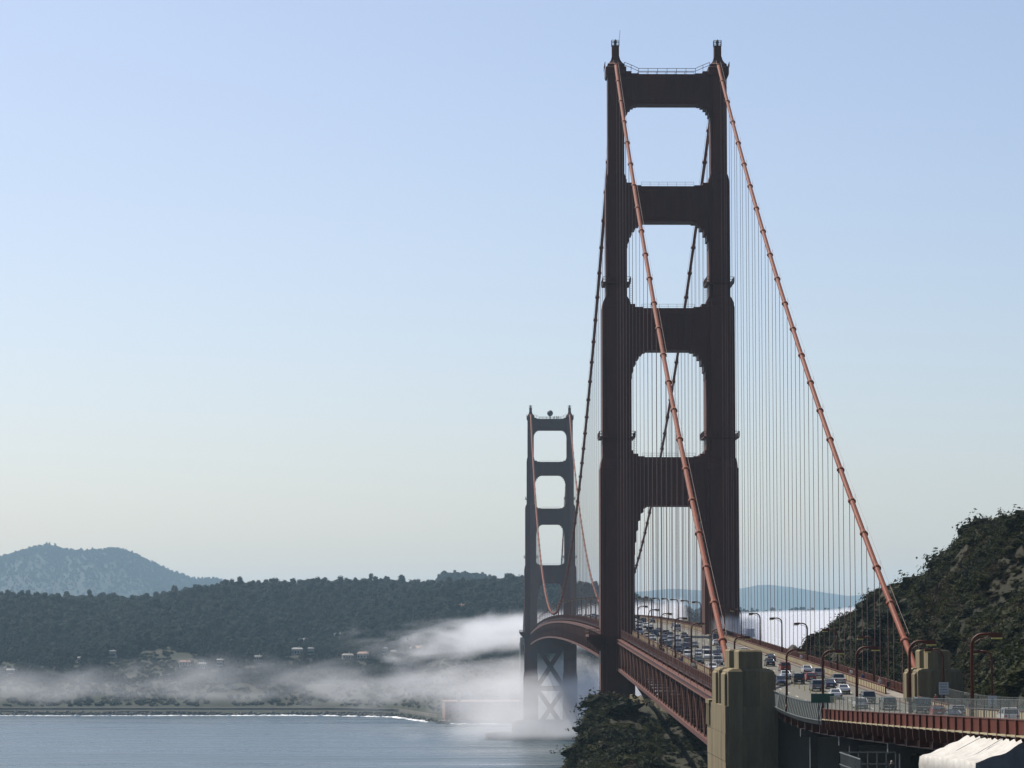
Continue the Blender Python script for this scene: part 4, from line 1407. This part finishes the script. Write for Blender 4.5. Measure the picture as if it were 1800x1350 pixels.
def car_parts(kind):
    """Meshes of one kind of car; it points towards -y, its origin is on the ground."""
    P_ = []
    if kind == 'sedan':
        L, W_, H = 4.7, 0.88, 1.45
        body = [(-2.35, .70, .66, .34, .62), (-2.28, .80, .76, .24, .74), (-1.1, .86, .84, .2, .93), (0.2, .88, .86, .2, .97), (1.55, .88, .85, .2, 1.0), (2.22, .82, .78, .26, .96), (2.35, .74, .70, .36, .72)]
        roof = [(-1.05, .80, .95), (-0.35, .64, 1.43), (0.75, .64, 1.45), (1.62, .78, 1.0)]
    elif kind == 'suv':
        L, W_, H = 4.6, 0.93, 1.75
        body = [(-2.3, .74, .72, .42, .82), (-2.2, .86, .82, .32, .98), (-1.0, .92, .90, .3, 1.10), (0.2, .93, .92, .3, 1.13), (2.1, .92, .90, .3, 1.14), (2.28, .86, .84, .38, 1.0)]
        roof = [(-0.98, .86, 1.10), (-0.35, .73, 1.72), (1.75, .73, 1.75), (2.2, .84, 1.14)]
    elif kind == 'van':
        L, W_, H = 5.2, 0.98, 2.1
        body = [(-2.6, .78, .76, .42, .85), (-2.5, .9, .88, .3, 1.0), (-1.7, .97, .95, .3, 1.2), (0.2, .98, .97, .3, 1.25), (2.5, .98, .97, .3, 1.25), (2.6, .94, .92, .36, 1.1)]
        roof = [(-1.7, .92, 1.2), (-1.0, .84, 2.05), (2.45, .86, 2.1), (2.58, .93, 1.24)]
    elif kind == 'hatch':
        L, W_, H = 3.9, 0.86, 1.48
        body = [(-1.95, .70, .66, .36, .66), (-1.86, .80, .76, .26, .80), (-0.9, .85, .83, .22, .96), (0.2, .86, .85, .22, 1.0), (1.7, .86, .84, .22, 1.0), (1.92, .78, .76, .32, .86)]
        roof = [(-0.85, .79, .98), (-0.2, .64, 1.46), (1.25, .64, 1.47), (1.85, .78, 1.0)]
    else:  # pickup
        L, W_, H = 5.4, 0.97, 1.8
        body = [(-2.7, .78, .76, .45, .88), (-2.6, .9, .86, .35, 1.05), (-1.3, .96, .94, .32, 1.16), (0.2, .97, .96, .32, 1.18), (2.6, .97, .96, .34, 1.16), (2.7, .94, .92, .42, 1.1)]
        roof = [(-1.3, .90, 1.16), (-0.65, .76, 1.78), (0.55, .76, 1.8), (0.8, .88, 1.18)]
    bm_ = loft_body(body, 'car_paint', 'body')
    # roof panel over the glasshouse
    (y0, w0, z0), (y1, w1, z1), (y2, w2, z2), (y3, w3, z3) = roof
    bm_.loft([[(-w1 + .02, y1, z1 - .06), (w1 - .02, y1, z1 - .06), (w2 - .02, y2, z2 - .06), (-w2 + .02, y2, z2 - .06)],
              [(-w1, y1 - .03, z1 - .03), (w1, y1 - .03, z1 - .03), (w2, y2 + .03, z2 - .03), (-w2, y2 + .03, z2 - .03)],
              [(-w1 + .1, y1 + .1, z1 + .02), (w1 - .1, y1 + .1, z1 + .02), (w2 - .1, y2 - .1, z2 + .02), (-w2 + .1, y2 - .1, z2 + .02)]])
    for s in (-1, 1):      # pillars
        bm_.beam((s * w0, y0, z0), (s * w1, y1, z1 - .02), .07, .06)
        bm_.beam((s * w3, y3, z3), (s * w2, y2, z2 - .02), .09, .08)
        ym = (y1 + y2) / 2
        bm_.beam((s * (w0 + w3) / 2, ym, (z0 + z3) / 2 - .05), (s * (w1 + w2) / 2, ym, (z1 + z2) / 2 - .02), .08, .05)
        bm_.box(*sorted((s * (W_ - .02), s * (W_ + .16))), y0 + .15, y0 + .33, z0 + .02, z0 + .17)
    P_.append(('body', bm_.mesh(kind + '_body', 'car_paint')))
    P_.append(('window', MB().add([(-w0 + .05, y0 + .02, z0), (w0 - .05, y0 + .02, z0), (w1 - .05, y1 + .01, z1 - .05), (-w1 + .05, y1 + .01, z1 - .05)], [(0, 1, 2, 3)]).mesh(kind + '_windscreen', 'car_glass')))
    P_.append(('window', MB().add([(w3 - .06, y3 - .02, z3), (-w3 + .06, y3 - .02, z3), (-w2 + .06, y2 - .01, z2 - .05), (w2 - .06, y2 - .01, z2 - .05)], [(0, 1, 2, 3)]).mesh(kind + '_rear_window', 'car_glass')))
    for s in (-1, 1):
        P_.append(('window', MB().add([(s * (w0 - .01), y0 + .08, z0 + .01), (s * (w3 - .01), y3 - .08, z3 + .01), (s * (w2 - .01), y2 - .04, z2 - .06), (s * (w1 - .01), y1 + .04, z1 - .06)], [(0, 1, 2, 3)]).mesh(kind + '_side_window', 'car_glass')))
    yf, yr = body[0][0], body[-1][0]
    zl = body[1][4] - .18
    for s in (-1, 1):
        P_.append(('headlight', MB().box(*sorted((s * .42, s * .76)), yf - .03, yf + .12, zl - .13, zl + .05).mesh(kind + '_headlight', 'light_clear')))
        P_.append(('taillight', MB().box(*sorted((s * .52, s * .80)), yr - .10, yr + .03, body[-1][4] - .26, body[-1][4] - .04).mesh(kind + '_taillight', 'light_red')))
    P_.append(('bumper', MB().box(-.8, .8, yr - .06, yr + .07, .36, .52).box(-.78, .78, yf - .06, yf + .05, .36, .5).mesh(kind + '_bumper', 'car_trim')))
    P_.append(('number_plate', MB().box(-.24, .24, yr + .072, yr + .08, .54, .68).mesh(kind + '_plate', 'plate')))
    r_ = .33 if kind in ('sedan', 'hatch') else .37
    wy = (yf + .82, yr - .85)
    tyre = MB()
    tyre.loft([[(x, rr * math.cos(a), rr * math.sin(a)) for a in np.linspace(0, 2 * math.pi, 16, endpoint=False)] for x, rr in ((-.11, r_ * .8), (-.1, r_), (.1, r_), (.11, r_ * .8))])
    tm = tyre.mesh(kind + '_wheel', 'tyre')
    rim = MB(); rim.loft([[(x, rr * math.cos(a), rr * math.sin(a)) for a in np.linspace(0, 2 * math.pi, 10, endpoint=False)] for x, rr in ((-.125, r_ * .6), (.125, r_ * .6))])
    rm = rim.mesh(kind + '_rim', 'rim_metal')
    wheels = [((s * (W_ - .1), yy, r_), tm, rm) for s in (-1, 1) for yy in wy]
    return P_, wheels


CARS = {k: car_parts(k) for k in ('sedan', 'suv', 'van', 'hatch', 'pickup')}
PAINT = {'white': (.72, .72, .70), 'silver': (.36, .37, .38), 'dark grey': (.06, .065, .07), 'black': (.015, .015, .017), 'dark blue': (.02, .032, .075),
         'red': (.25, .022, .018), 'grey': (.17, .18, .19), 'dark green': (.02, .045, .035), 'beige': (.38, .33, .24)}
KW = {'sedan': 'sedan', 'suv': 'off-road car', 'van': 'van', 'hatch': 'hatchback', 'pickup': 'pickup truck'}


def car(kind, colour, x, y, away, label, group):
    o = empty('car', (x, y, zr(y) + 0.005))
    o.rotation_euler = (math.atan((zr(y + 2) - zr(y - 2)) / 4), 0, 0)
    if away:
        o.rotation_euler = (-o.rotation_euler[0], 0, math.pi)
    tag(o, label, 'car' if kind not in ('van', 'pickup') else {'van': 'van', 'pickup': 'pickup'}[kind], group)
    P_, wheels = CARS[kind]
    c4 = (*PAINT[colour], 1)
    body = None
    for nm, me in P_:
        p = mobj(nm, me, o)
        if nm == 'body':
            p.color = c4
    for loc, tm, rm in wheels:
        w_ = mobj('wheel', tm, o, loc)
        mobj('rim', rm, w_)
    return o


LANES = {'kerb lane': 7.85, 'middle lane': 4.7, 'inner lane': 1.6}
yD = lambda D: 0.970 * D - 776
AWAY = [  # D as seen, lane, kind, colour
    (572, 'middle lane', 'sedan', 'black'), (545, 'middle lane', 'suv', 'red'), (512, 'inner lane', 'sedan', 'white'), (537, 'kerb lane', 'sedan', 'white'), (517, 'kerb lane', 'suv', 'silver'),
    (493, 'inner lane', 'suv', 'black'), (503, 'middle lane', 'hatch', 'red'), (476, 'middle lane', 'sedan', 'dark blue'), (489, 'kerb lane', 'pickup', 'silver'), (467, 'inner lane', 'suv', 'grey'),
    (457, 'middle lane', 'sedan', 'white'), (441, 'inner lane', 'sedan', 'white'), (427, 'middle lane', 'suv', 'dark grey'), (412, 'inner lane', 'hatch', 'white'), (408, 'middle lane', 'suv', 'dark green'),
    (398, 'kerb lane', 'van', 'dark green'), (385, 'kerb lane', 'hatch', 'red'), (370, 'kerb lane', 'suv', 'silver'), (352, 'middle lane', 'sedan', 'black'), (333, 'kerb lane', 'suv', 'white'),
    (615, 'inner lane', 'pickup', 'white'), (628, 'middle lane', 'suv', 'white'), (600, 'kerb lane', 'sedan', 'dark grey'), (650, 'inner lane', 'sedan', 'silver'), (700, 'middle lane', 'sedan', 'white'),
    (740, 'kerb lane', 'suv', 'dark blue'), (765, 'inner lane', 'sedan', 'grey'), (840, 'middle lane', 'van', 'white'), (900, 'kerb lane', 'sedan', 'silver'), (960, 'inner lane', 'suv', 'black')]
TOWARD = [(489, 'inner lane', 'sedan', 'dark blue'), (531, 'inner lane', 'suv', 'black'), (566, 'inner lane', 'suv', 'dark grey'),
          (505, 'middle lane', 'sedan', 'dark grey'), (522, 'middle lane', 'sedan', 'silver'), (541, 'middle lane', 'hatch', 'red'), (578, 'middle lane', 'suv', 'silver'),
          (530, 'kerb lane', 'hatch', 'dark blue'), (549, 'kerb lane', 'sedan', 'white'), (585, 'kerb lane', 'sedan', 'dark green'), (612, 'kerb lane', 'suv', 'white')]
g5 = np.random.default_rng(21)
PW = ['white'] * 5 + ['silver'] * 5 + ['dark grey'] * 3 + ['black'] * 3 + ['dark blue'] * 2 + ['red', 'grey', 'grey', 'beige']
for ln in LANES:
    D = {'inner lane': 592, 'middle lane': 605, 'kerb lane': 645}[ln]
    while D < 1330:
        TOWARD.append((D, ln, g5.choice(['sedan', 'sedan', 'suv', 'suv', 'hatch', 'van', 'pickup']), g5.choice(PW)))
        D += g5.uniform(18, 44)
    D = 1010
    while D < 1500:
        AWAY.append((D, ln, g5.choice(['sedan', 'suv', 'hatch', 'van']), g5.choice(PW)))
        D += g5.uniform(40, 110)
for lst, away in ((AWAY, True), (TOWARD, False)):
    lst.sort()
    seen = {}
    for D, ln, kind, colour in lst:
        key = (ln, kind, colour)
        seen[key] = seen.get(key, 0) + 1
        n_all = sum(1 for q in lst if q[1:] == key)
        y = yD(D)
        x = LANES[ln] * (1 if away else -1) + float(g5.normal()) * 0.12
        lab = '%s %s %s in the %s' % (colour, KW[kind], 'driving away' if away else 'coming nearer', ln)
        if n_all > 1:
            lab += ', %s such from the pylons' % ORD[seen[key] - 1]
        car(str(kind), str(colour), x, y, away, lab, 'cars driving away from the camera' if away else 'cars driving toward the camera')

# lane tubes between the two directions
tube = MB().tube([(0, 0, 0), (0, 0, 0.75)], 0.06, 8).box(-0.12, 0.12, -0.12, 0.12, 0, 0.05).mesh('lane_tube', 'lamp_yellow')
for k in range(24):
    y = yD(405) + k * 7.62
    o = mobj('lane_tube', tube, None, (0.0, y, zr(y) + 0.004))
    tag(o, 'thin upright plastic lane tube between the two traffic directions', 'lane marker', 'lane tubes along the centre of the road')

# ------------------------------------------------------------------ people


def person(loc, rz, top, legs, pose, label, group, hat=None, h=1.74):
    """One continuous body grown with a skin modifier; pose: swing of the stride in metres."""
    st = pose
    J = [((0, 0, .95), .15), ((0, 0, 1.14), .14), ((0, .01, 1.34), .165), ((0, .0, 1.47), .075), ((0, -.02, 1.56), .085), ((0, -.02, 1.66), .105), ((0, -.02, 1.75), .07),
         ((-.10, 0, .90), .105), ((-.10, -st * .5, .50), .07), ((-.10, -st * .35 if st else 0, .09), .048), ((-.10, -st * .35 - .16, .04), .045),
         ((.10, 0, .90), .105), ((.10, st * .35, .50), .07), ((.10, st, .11), .048), ((.10, st - .15, .05), .045),
         ((-.19, 0, 1.39), .07), ((-.25, st * .3, 1.13), .048), ((-.24, st * .35 - .12, .90), .038), ((-.23, st * .35 - .18, .80), .036),
         ((.19, 0, 1.39), .07), ((.25, -st * .3, 1.13), .048), ((.24, -st * .35 - .10, .90), .038), ((.23, -st * .35 - .16, .80), .036)]
    E_ = [(0, 1), (1, 2), (2, 3), (3, 4), (4, 5), (5, 6), (0, 7), (7, 8), (8, 9), (9, 10), (0, 11), (11, 12), (12, 13), (13, 14), (2, 15), (15, 16), (16, 17), (17, 18), (2, 19), (19, 20), (20, 21), (21, 22)]
    me = bpy.data.meshes.new('person')
    me.from_pydata([j[0] for j in J], E_, [])
    tmp = bpy.data.objects.new('person_rig', me)
    COL.objects.link(tmp)
    sk = tmp.modifiers.new('skin', 'SKIN')
    for i, j in enumerate(J):
        me.skin_vertices[0].data[i].radius = (j[1], j[1] * (0.72 if i in (0, 1, 2) else 1.0))
    me.skin_vertices[0].data[0].use_root = True
    ss = tmp.modifiers.new('sub', 'SUBSURF'); ss.levels = 1; ss.render_levels = 1
    dgr = bpy.context.evaluated_depsgraph_get()
    bme = bpy.data.meshes.new_from_object(tmp.evaluated_get(dgr))
    bpy.data.objects.remove(tmp)
    bme.name = 'person_body'
    bme.materials.clear()
    for m_ in (legs, top, 'skin', hat or 'hair', 'cloth_black'):
        bme.materials.append(MATS[m_])
    for p in bme.polygons:
        z = p.center.z; x = abs(p.center.x)
        if z < .10: k = 4
        elif z > 1.68 or (z > 1.58 and p.center.y > 0.0): k = 3
        elif z > 1.47: k = 2
        elif z > .93 or x > .215: k = 1 if z > .93 else 2
        else: k = 0
        p.material_index = k
        p.use_smooth = True
    o = mobj('person', bme, None, loc)
    o.rotation_euler = (0, 0, rz)
    o.scale = (h / 1.83,) * 3
    tag(o, label, 'person', group)
    return o


def on_walk(x, y):
    return (x, y, zr(y) + 0.225)


person(on_walk(11.9, yD(470)), 0.0, 'cloth_white', 'denim', .28, 'person in a white top walking on the west sidewalk nearest the pylon', 'people on the west sidewalk', 'cloth_white')
person(on_walk(12.3, yD(463)), 3.1, 'cloth_black', 'cloth_black', .22, 'person in black walking behind the white clad walker on the west sidewalk', 'people on the west sidewalk')
person(on_walk(11.8, yD(490)), 0.1, 'cloth_blue', 'denim', .3, 'person in blue on the west sidewalk beside the dark lamp post', 'people on the west sidewalk')
person(on_walk(12.2, yD(508)), 3.0, 'cloth_white', 'cloth_black', .25, 'person in white top and dark trousers beside the silver pickup', 'people on the west sidewalk')
person(on_walk(12.0, yD(585)), 0.0, 'cloth_white', 'denim', .25, 'farthest person in white on the west sidewalk', 'people on the west sidewalk')
person(on_walk(11.8, yD(412)), 0.2, 'cloth_red', 'cloth_black', .2, 'person in red with a white helmet beside the right pylon', 'people on the west sidewalk', 'cloth_white')
person(on_walk(12.1, yD(385)), 0.2, 'cloth_blue', 'denim', .2, 'person behind the chain link fence right of the pylon', 'people on the west sidewalk', 'cloth_white')
person((-15.9, -530.5, 62.6), 0.6, 'cloth_black', 'denim', 0.0, 'worker in a white helmet standing beside the tarpaulin', 'workers', 'cloth_white', 1.7)
EP = [(527, 'cloth_black', 'denim'), (541, 'cloth_white', 'cloth_black'), (546, 'cloth_black', 'cloth_black'), (566, 'cloth_blue', 'denim'), (575, 'cloth_red', 'denim'), (578, 'cloth_black', 'denim'), (606, 'cloth_white', 'denim'), (628, 'cloth_black', 'cloth_black'),
      (650, 'cloth_black', 'denim'), (655, 'cloth_blue', 'cloth_black')]
TN = {'cloth_black': 'black', 'cloth_white': 'white', 'cloth_blue': 'blue', 'cloth_red': 'red'}
cnt = {}
for i, (D, a, b_) in enumerate(EP):
    cnt[a] = cnt.get(a, 0) + 1
    person(on_walk(-12.0 + 0.5 * (i % 3 - 1), yD(D)), (0.1 if i % 2 else 3.1), a, b_, .25, 'person in a %s top on the east sidewalk, %s such from the pylon' % (TN[a], ORD[cnt[a] - 1]), 'people on the east sidewalk')

# ------------------------------------------------------------------ a bird over the strait
bd = tag(empty('bird', (-78.0, 380.0, 71.5), 0.9), 'dark soaring bird banking in front of the fog', 'bird')
bd.rotation_euler = (0.2, 0.75, 0.4)
MB().tube([(0, -.75, 0), (0, -.62, .02), (0, -.3, .0), (0, .15, 0), (0, .5, .02), (0, .8, .03)], [.02, .09, .16, .17, .09, .05], 8).build('body', 'feather', bd, True)
for s in (-1, 1):
    MB().loft([[(s * .1, -.35, .05), (s * .1, .2, .05), (s * .1, .2, .01), (s * .1, -.35, .01)], [(s * .95, -.5, .22), (s * .95, .05, .2), (s * .95, .05, .18), (s * .95, -.5, .18)],
               [(s * 2.0, -.15, .16), (s * 1.9, .08, .16), (s * 1.9, .08, .15), (s * 2.0, -.15, .15)]]).build('wing', 'feather', bd)
MB().prism([(-.06, .7), (.06, .7), (.28, 1.15), (-.28, 1.15)], 'z', .0, .03).build('tail', 'feather', bd)

# ------------------------------------------------------------------ fort and houses on the far shore
fo = tag(empty('fort', (-46, 1655, 3)), 'low brick fort on the point left of the far tower', 'fort')
mb = MB(); mb.prism([(-31, -32), (27, -36), (33, -28), (33, 22), (-26, 24), (-34, 14)], 'z', -1, 13.5); mb.build('wall', 'brick_fort', fo)
mb = MB(); mb.prism([(-31.5, -32.6), (27.2, -36.6), (33.6, -28.2), (33.6, 22.5), (-26.3, 24.6), (-34.6, 14.2)], 'z', 13.5, 14.6); mb.build('parapet', 'brick_fort', fo)
for r_ in range(3):
    for k in range(9):
        x = -27 + k * 6.1
        MB().box(x - 0.7, x + 0.7, -34.6 - 0.068 * (x + 2) , -33.0, 2.2 + r_ * 4, 3.6 + r_ * 4).build('window', 'window_dark', fo)
MB().lathe([(1.6, 14.6), (1.5, 19), (1.9, 19.2), (1.2, 21), (0.1, 22)], 10, -20, -20).build('lighthouse_turret', 'house_wall', fo)
MB().prism([(-36, -40), (34, -44), (38, -30), (36, 30), (-38, 26)], 'z', -7, -0.9).build('foundation', 'riprap', fo)

for i, (hx, hy, hs, rk) in enumerate(HOUSES):
    hz = float(south_h(np.array([hx]), np.array([hy]))[0])
    o = tag(empty('house', (hx, hy, hz - 1), 0.25 * math.sin(i * 2.3)), '%s house among the trees on the far shore, %s from the left' % ({'w': 'pale', 'r': 'red roofed', 'g': 'pale roofed'}[rk], ''), 'house', 'houses on the far shore')
    wx, wy, wh = hs * 0.75, hs * 0.4, 4.6 + 1.6 * (i % 3)
    MB().box(-wx, wx, -wy, wy, -6, wh).build('wall', 'house_wall', o)
    rf = MB().loft([[(-wx - .5, -wy - .6, wh), (wx + .5, -wy - .6, wh), (wx + .5, wy + .6, wh), (-wx - .5, wy + .6, wh)], [(-wx * .8, -.1, wh + hs * .24), (wx * .8, -.1, wh + hs * .24), (wx * .8, .1, wh + hs * .24), (-wx * .8, .1, wh + hs * .24)]]).build('roof', {'w': 'grey_roof', 'r': 'house_roof', 'g': 'house_wall'}[rk], o)
    MB().box(wx * .3 - .5, wx * .3 + .5, -.5, .5, wh + .4, wh + hs * .24 + 1.2).build('chimney', 'house_wall', rf)
    for k in range(4):
        x = -wx * .75 + k * wx * .5
        MB().box(x - .6, x + .6, -wy - .06, -wy + .1, wh * .4, wh * .4 + 1.6).build('window', 'window_dark', o)
hs_ = sorted([o for o in bpy.data.objects if o.name.startswith('house') and o.parent is None and o.type == 'EMPTY'], key=lambda o: o.location.x / (o.location.y + 776))
cnt = {}
for o in hs_:
    base = o['label'].split(',')[0]
    cnt[base] = cnt.get(base, 0) + 1
    o['label'] = base + ', %s such from the left' % ORD[cnt[base] - 1]
# ================================================================== FOG AND HAZE


def fog_mat(name, dens, scale, lo, hi, falloff, aniso=0.25, stretch=(1, 1, 1), col=(0.89, 0.90, 0.94), bottom=0.12):
    """Uneven fog: noise, thinning to nothing at the faces of its box; falloff gives the soft margin in each axis (0..1)."""
    m = bpy.data.materials.new(name); m.use_nodes = True
    MATS[name] = m
    t = m.node_tree
    t.nodes.remove(t.nodes['Principled BSDF'])
    pv = t.nodes.new('ShaderNodeVolumePrincipled')
    pv.inputs['Color'].default_value = (*col, 1)
    pv.inputs['Anisotropy'].default_value = aniso
    t.links.new(pv.outputs[0], t.nodes['Material Output'].inputs['Volume'])
    tc = t.nodes.new('ShaderNodeTexCoord')
    mp = t.nodes.new('ShaderNodeMapping'); mp.inputs['Scale'].default_value = stretch
    t.links.new(tc.outputs['Object'], mp.inputs[0])
    n = t.nodes.new('ShaderNodeTexNoise'); n.inputs['Scale'].default_value = scale; n.inputs['Detail'].default_value = 6; n.inputs['Roughness'].default_value = 0.58
    n.inputs['Distortion'].default_value = 0.6
    t.links.new(mp.outputs[0], n.inputs['Vector'])
    mr = t.nodes.new('ShaderNodeMapRange'); mr.interpolation_type = 'SMOOTHSTEP'
    mr.inputs['From Min'].default_value = lo; mr.inputs['From Max'].default_value = hi
    sp = t.nodes.new('ShaderNodeSeparateXYZ')
    t.links.new(tc.outputs['Generated'], sp.inputs[0])

    def math_(op, a, b=None):
        q = t.nodes.new('ShaderNodeMath'); q.operation = op
        for i, v in enumerate((a, b)):
            if v is None: continue
            if isinstance(v, (int, float)): q.inputs[i].default_value = v
            else: t.links.new(v, q.inputs[i])
        return q.outputs[0]

    def ramp(v, a, b):
        q = t.nodes.new('ShaderNodeMapRange'); q.interpolation_type = 'SMOOTHSTEP'
        q.inputs['From Min'].default_value = a; q.inputs['From Max'].default_value = b
        t.links.new(v, q.inputs['Value'])
        return q.outputs[0]
    prof = None
    for i, (a, b) in enumerate(falloff):
        for r_ in ([ramp(sp.outputs[i], 0.0, a)] if a else []) + ([ramp(sp.outputs[i], 1.0, 1.0 - b)] if b else []):
            prof = r_ if prof is None else math_('MULTIPLY', prof, r_)
    # the margins eat into the noise first, so that the fog ends in rags and not in a straight line
    t.links.new(math_('SUBTRACT', n.outputs[0], math_('MULTIPLY', math_('SUBTRACT', 1.0, prof), 0.34)), mr.inputs['Value'])
    d = math_('MULTIPLY', mr.outputs[0], ramp(prof, 0.0, 0.25))
    d = math_('MULTIPLY', d, dens)
    t.links.new(d, pv.inputs['Density'])
    return m


def fog_box(name, x0, x1, y0, y1, z0, z1, m, label, rz=0.0):
    c = ((x0 + x1) / 2, (y0 + y1) / 2, (z0 + z1) / 2)
    a, b, h = (x1 - x0) / 2, (y1 - y0) / 2, (z1 - z0) / 2
    o = MB().box(-a, a, -b, b, -h, h).build(name, m, loc=c)
    o.rotation_euler = (0, 0, rz)
    return tag(o, label, 'fog', kind='stuff')


FOGS = [
    # name box density noise-scale lo hi falloff stretch
    ('fog', (-245, 130, 1700, 1960, 38, 97), 0.016, 0.034, 0.32, 0.56, ((0.65, 0.0), (0.2, 0.2), (0.45, 0.42)), (0.45, 0.7, 1.3), 'bright bank of fog spilling over the far shore left of the far tower'),
    ('fog', (-165, 210, 1060, 1400, 0.5, 64), 0.0088, 0.034, 0.30, 0.58, ((0.4, 0.2), (0.25, 0.25), (0.12, 0.45)), (0.5, 0.7, 1.1), 'thin veil of fog hiding the foot of the far tower'),
    ('fog', (-760, -60, 1770, 1880, 2, 68), 0.0068, 0.030, 0.36, 0.62, ((0.06, 0.2), (0.25, 0.25), (0.3, 0.6)), (0.45, 0.7, 1.2), 'thin mist lying along the far beach'),
    ('fog', (-300, 60, 1540, 1690, 6, 58), 0.0085, 0.034, 0.32, 0.58, ((0.6, 0.1), (0.25, 0.25), (0.4, 0.5)), (0.45, 0.7, 1.3), 'ragged streak of fog above the fort'),
]
for i, (nm, bx, de, s_, lo, hi, fa, stc, lab) in enumerate(FOGS):
    fog_mat('fog_%d' % i, de, s_, lo, hi, fa, 0.3, stc)
    o = fog_box(nm, *bx, 'fog_%d' % i, lab)
    o.rotation_euler = (0, (R(-5.5), R(-2), 0, R(-4))[i], 0)
# small scrap of fog at the foot of the near tower's west leg
fog_mat('fog_9', 0.16, 0.11, 0.30, 0.62, ((0.3, 0.3), (0.3, 0.3), (0.2, 0.45)), 0.3, (0.8, 0.8, 0.7))
fog_box('fog', 8, 26, -27, -8, 71, 81.5, 'fog_9', 'scrap of white fog drifting across the near tower leg')

# the solid bank over the ocean: even and dense, with an uneven top
m = bpy.data.materials.new('fog_bank'); m.use_nodes = True
MATS['fog_bank'] = m
m.node_tree.nodes.remove(m.node_tree.nodes['Principled BSDF'])
pv = m.node_tree.nodes.new('ShaderNodeVolumePrincipled')
pv.inputs['Color'].default_value = (0.85, 0.86, 0.91, 1)
pv.inputs['Density'].default_value = 0.0028
pv.inputs['Anisotropy'].default_value = 0.3
m.node_tree.links.new(pv.outputs[0], m.node_tree.nodes['Material Output'].inputs['Volume'])
FX = np.arange(40, 2440, 20.0); FY = np.arange(1500, 4600, 25.0)
X, Y = np.meshgrid(FX, FY)
edge = sstep(0, 220, X - (60 + 0.05 * (Y - 1500)) + 40 * fbm(X * 0, Y, 160, 3, 3)) * sstep(1490, 1800, Y + 50 * fbm(X, Y * 0, 150, 3, 8))
Ztop = 8 + (86 + fbm(X, Y, 260, 4, 12) * 4.0 + 0.004 * (Y - 1500)) * edge
nx, ny = len(FX), len(FY)
v = np.concatenate([np.stack([X.ravel(), Y.ravel(), Ztop.ravel()], 1), np.stack([X.ravel(), Y.ravel(), np.full(X.size, 1.0)], 1)])
ii = np.arange((nx - 1) * (ny - 1)); a = (ii // (nx - 1)) * nx + ii % (nx - 1)
top = np.stack([a, a + 1, a + nx + 1, a + nx], 1); NN = nx * ny
faces = top.tolist() + (top[:, ::-1] + NN).tolist()
bd_ = [(i, i + 1) for i in range(nx - 1)] + [((j + 1) * nx - 1, (j + 2) * nx - 1) for j in range(ny - 1)] + [((ny - 1) * nx + i + 1, (ny - 1) * nx + i) for i in range(nx - 1)] + [((j + 1) * nx, j * nx) for j in range(ny - 1)]
faces += [(p, p + NN, q + NN, q) for p, q in bd_]
me = bpy.data.meshes.new('fog_bank'); me.from_pydata(v.tolist(), [], faces)
bm = bmesh.new(); bm.from_mesh(me); bmesh.ops.recalc_face_normals(bm, faces=bm.faces); bm.to_mesh(me); bm.free()
me.materials.append(m)
tag(mobj('fog', me), 'wide white fog bank lying on the ocean right of the bridge', 'fog', kind='stuff')

# the hazy air round everything
m = bpy.data.materials.new('haze_air'); m.use_nodes = True
MATS['haze_air'] = m
m.node_tree.nodes.remove(m.node_tree.nodes['Principled BSDF'])
pv = m.node_tree.nodes.new('ShaderNodeVolumePrincipled')
pv.inputs['Color'].default_value = (0.55, 0.80, 1.0, 1)
pv.inputs['Density'].default_value = 0.000038
pv.inputs['Anisotropy'].default_value = 0.2
m.node_tree.links.new(pv.outputs[0], m.node_tree.nodes['Material Output'].inputs['Volume'])
tag(MB().box(-9000, 9000, -1300, 18700, -9, 430).build('haze', 'haze_air'), 'pale blue haze in the air over the strait', 'haze', kind='stuff')
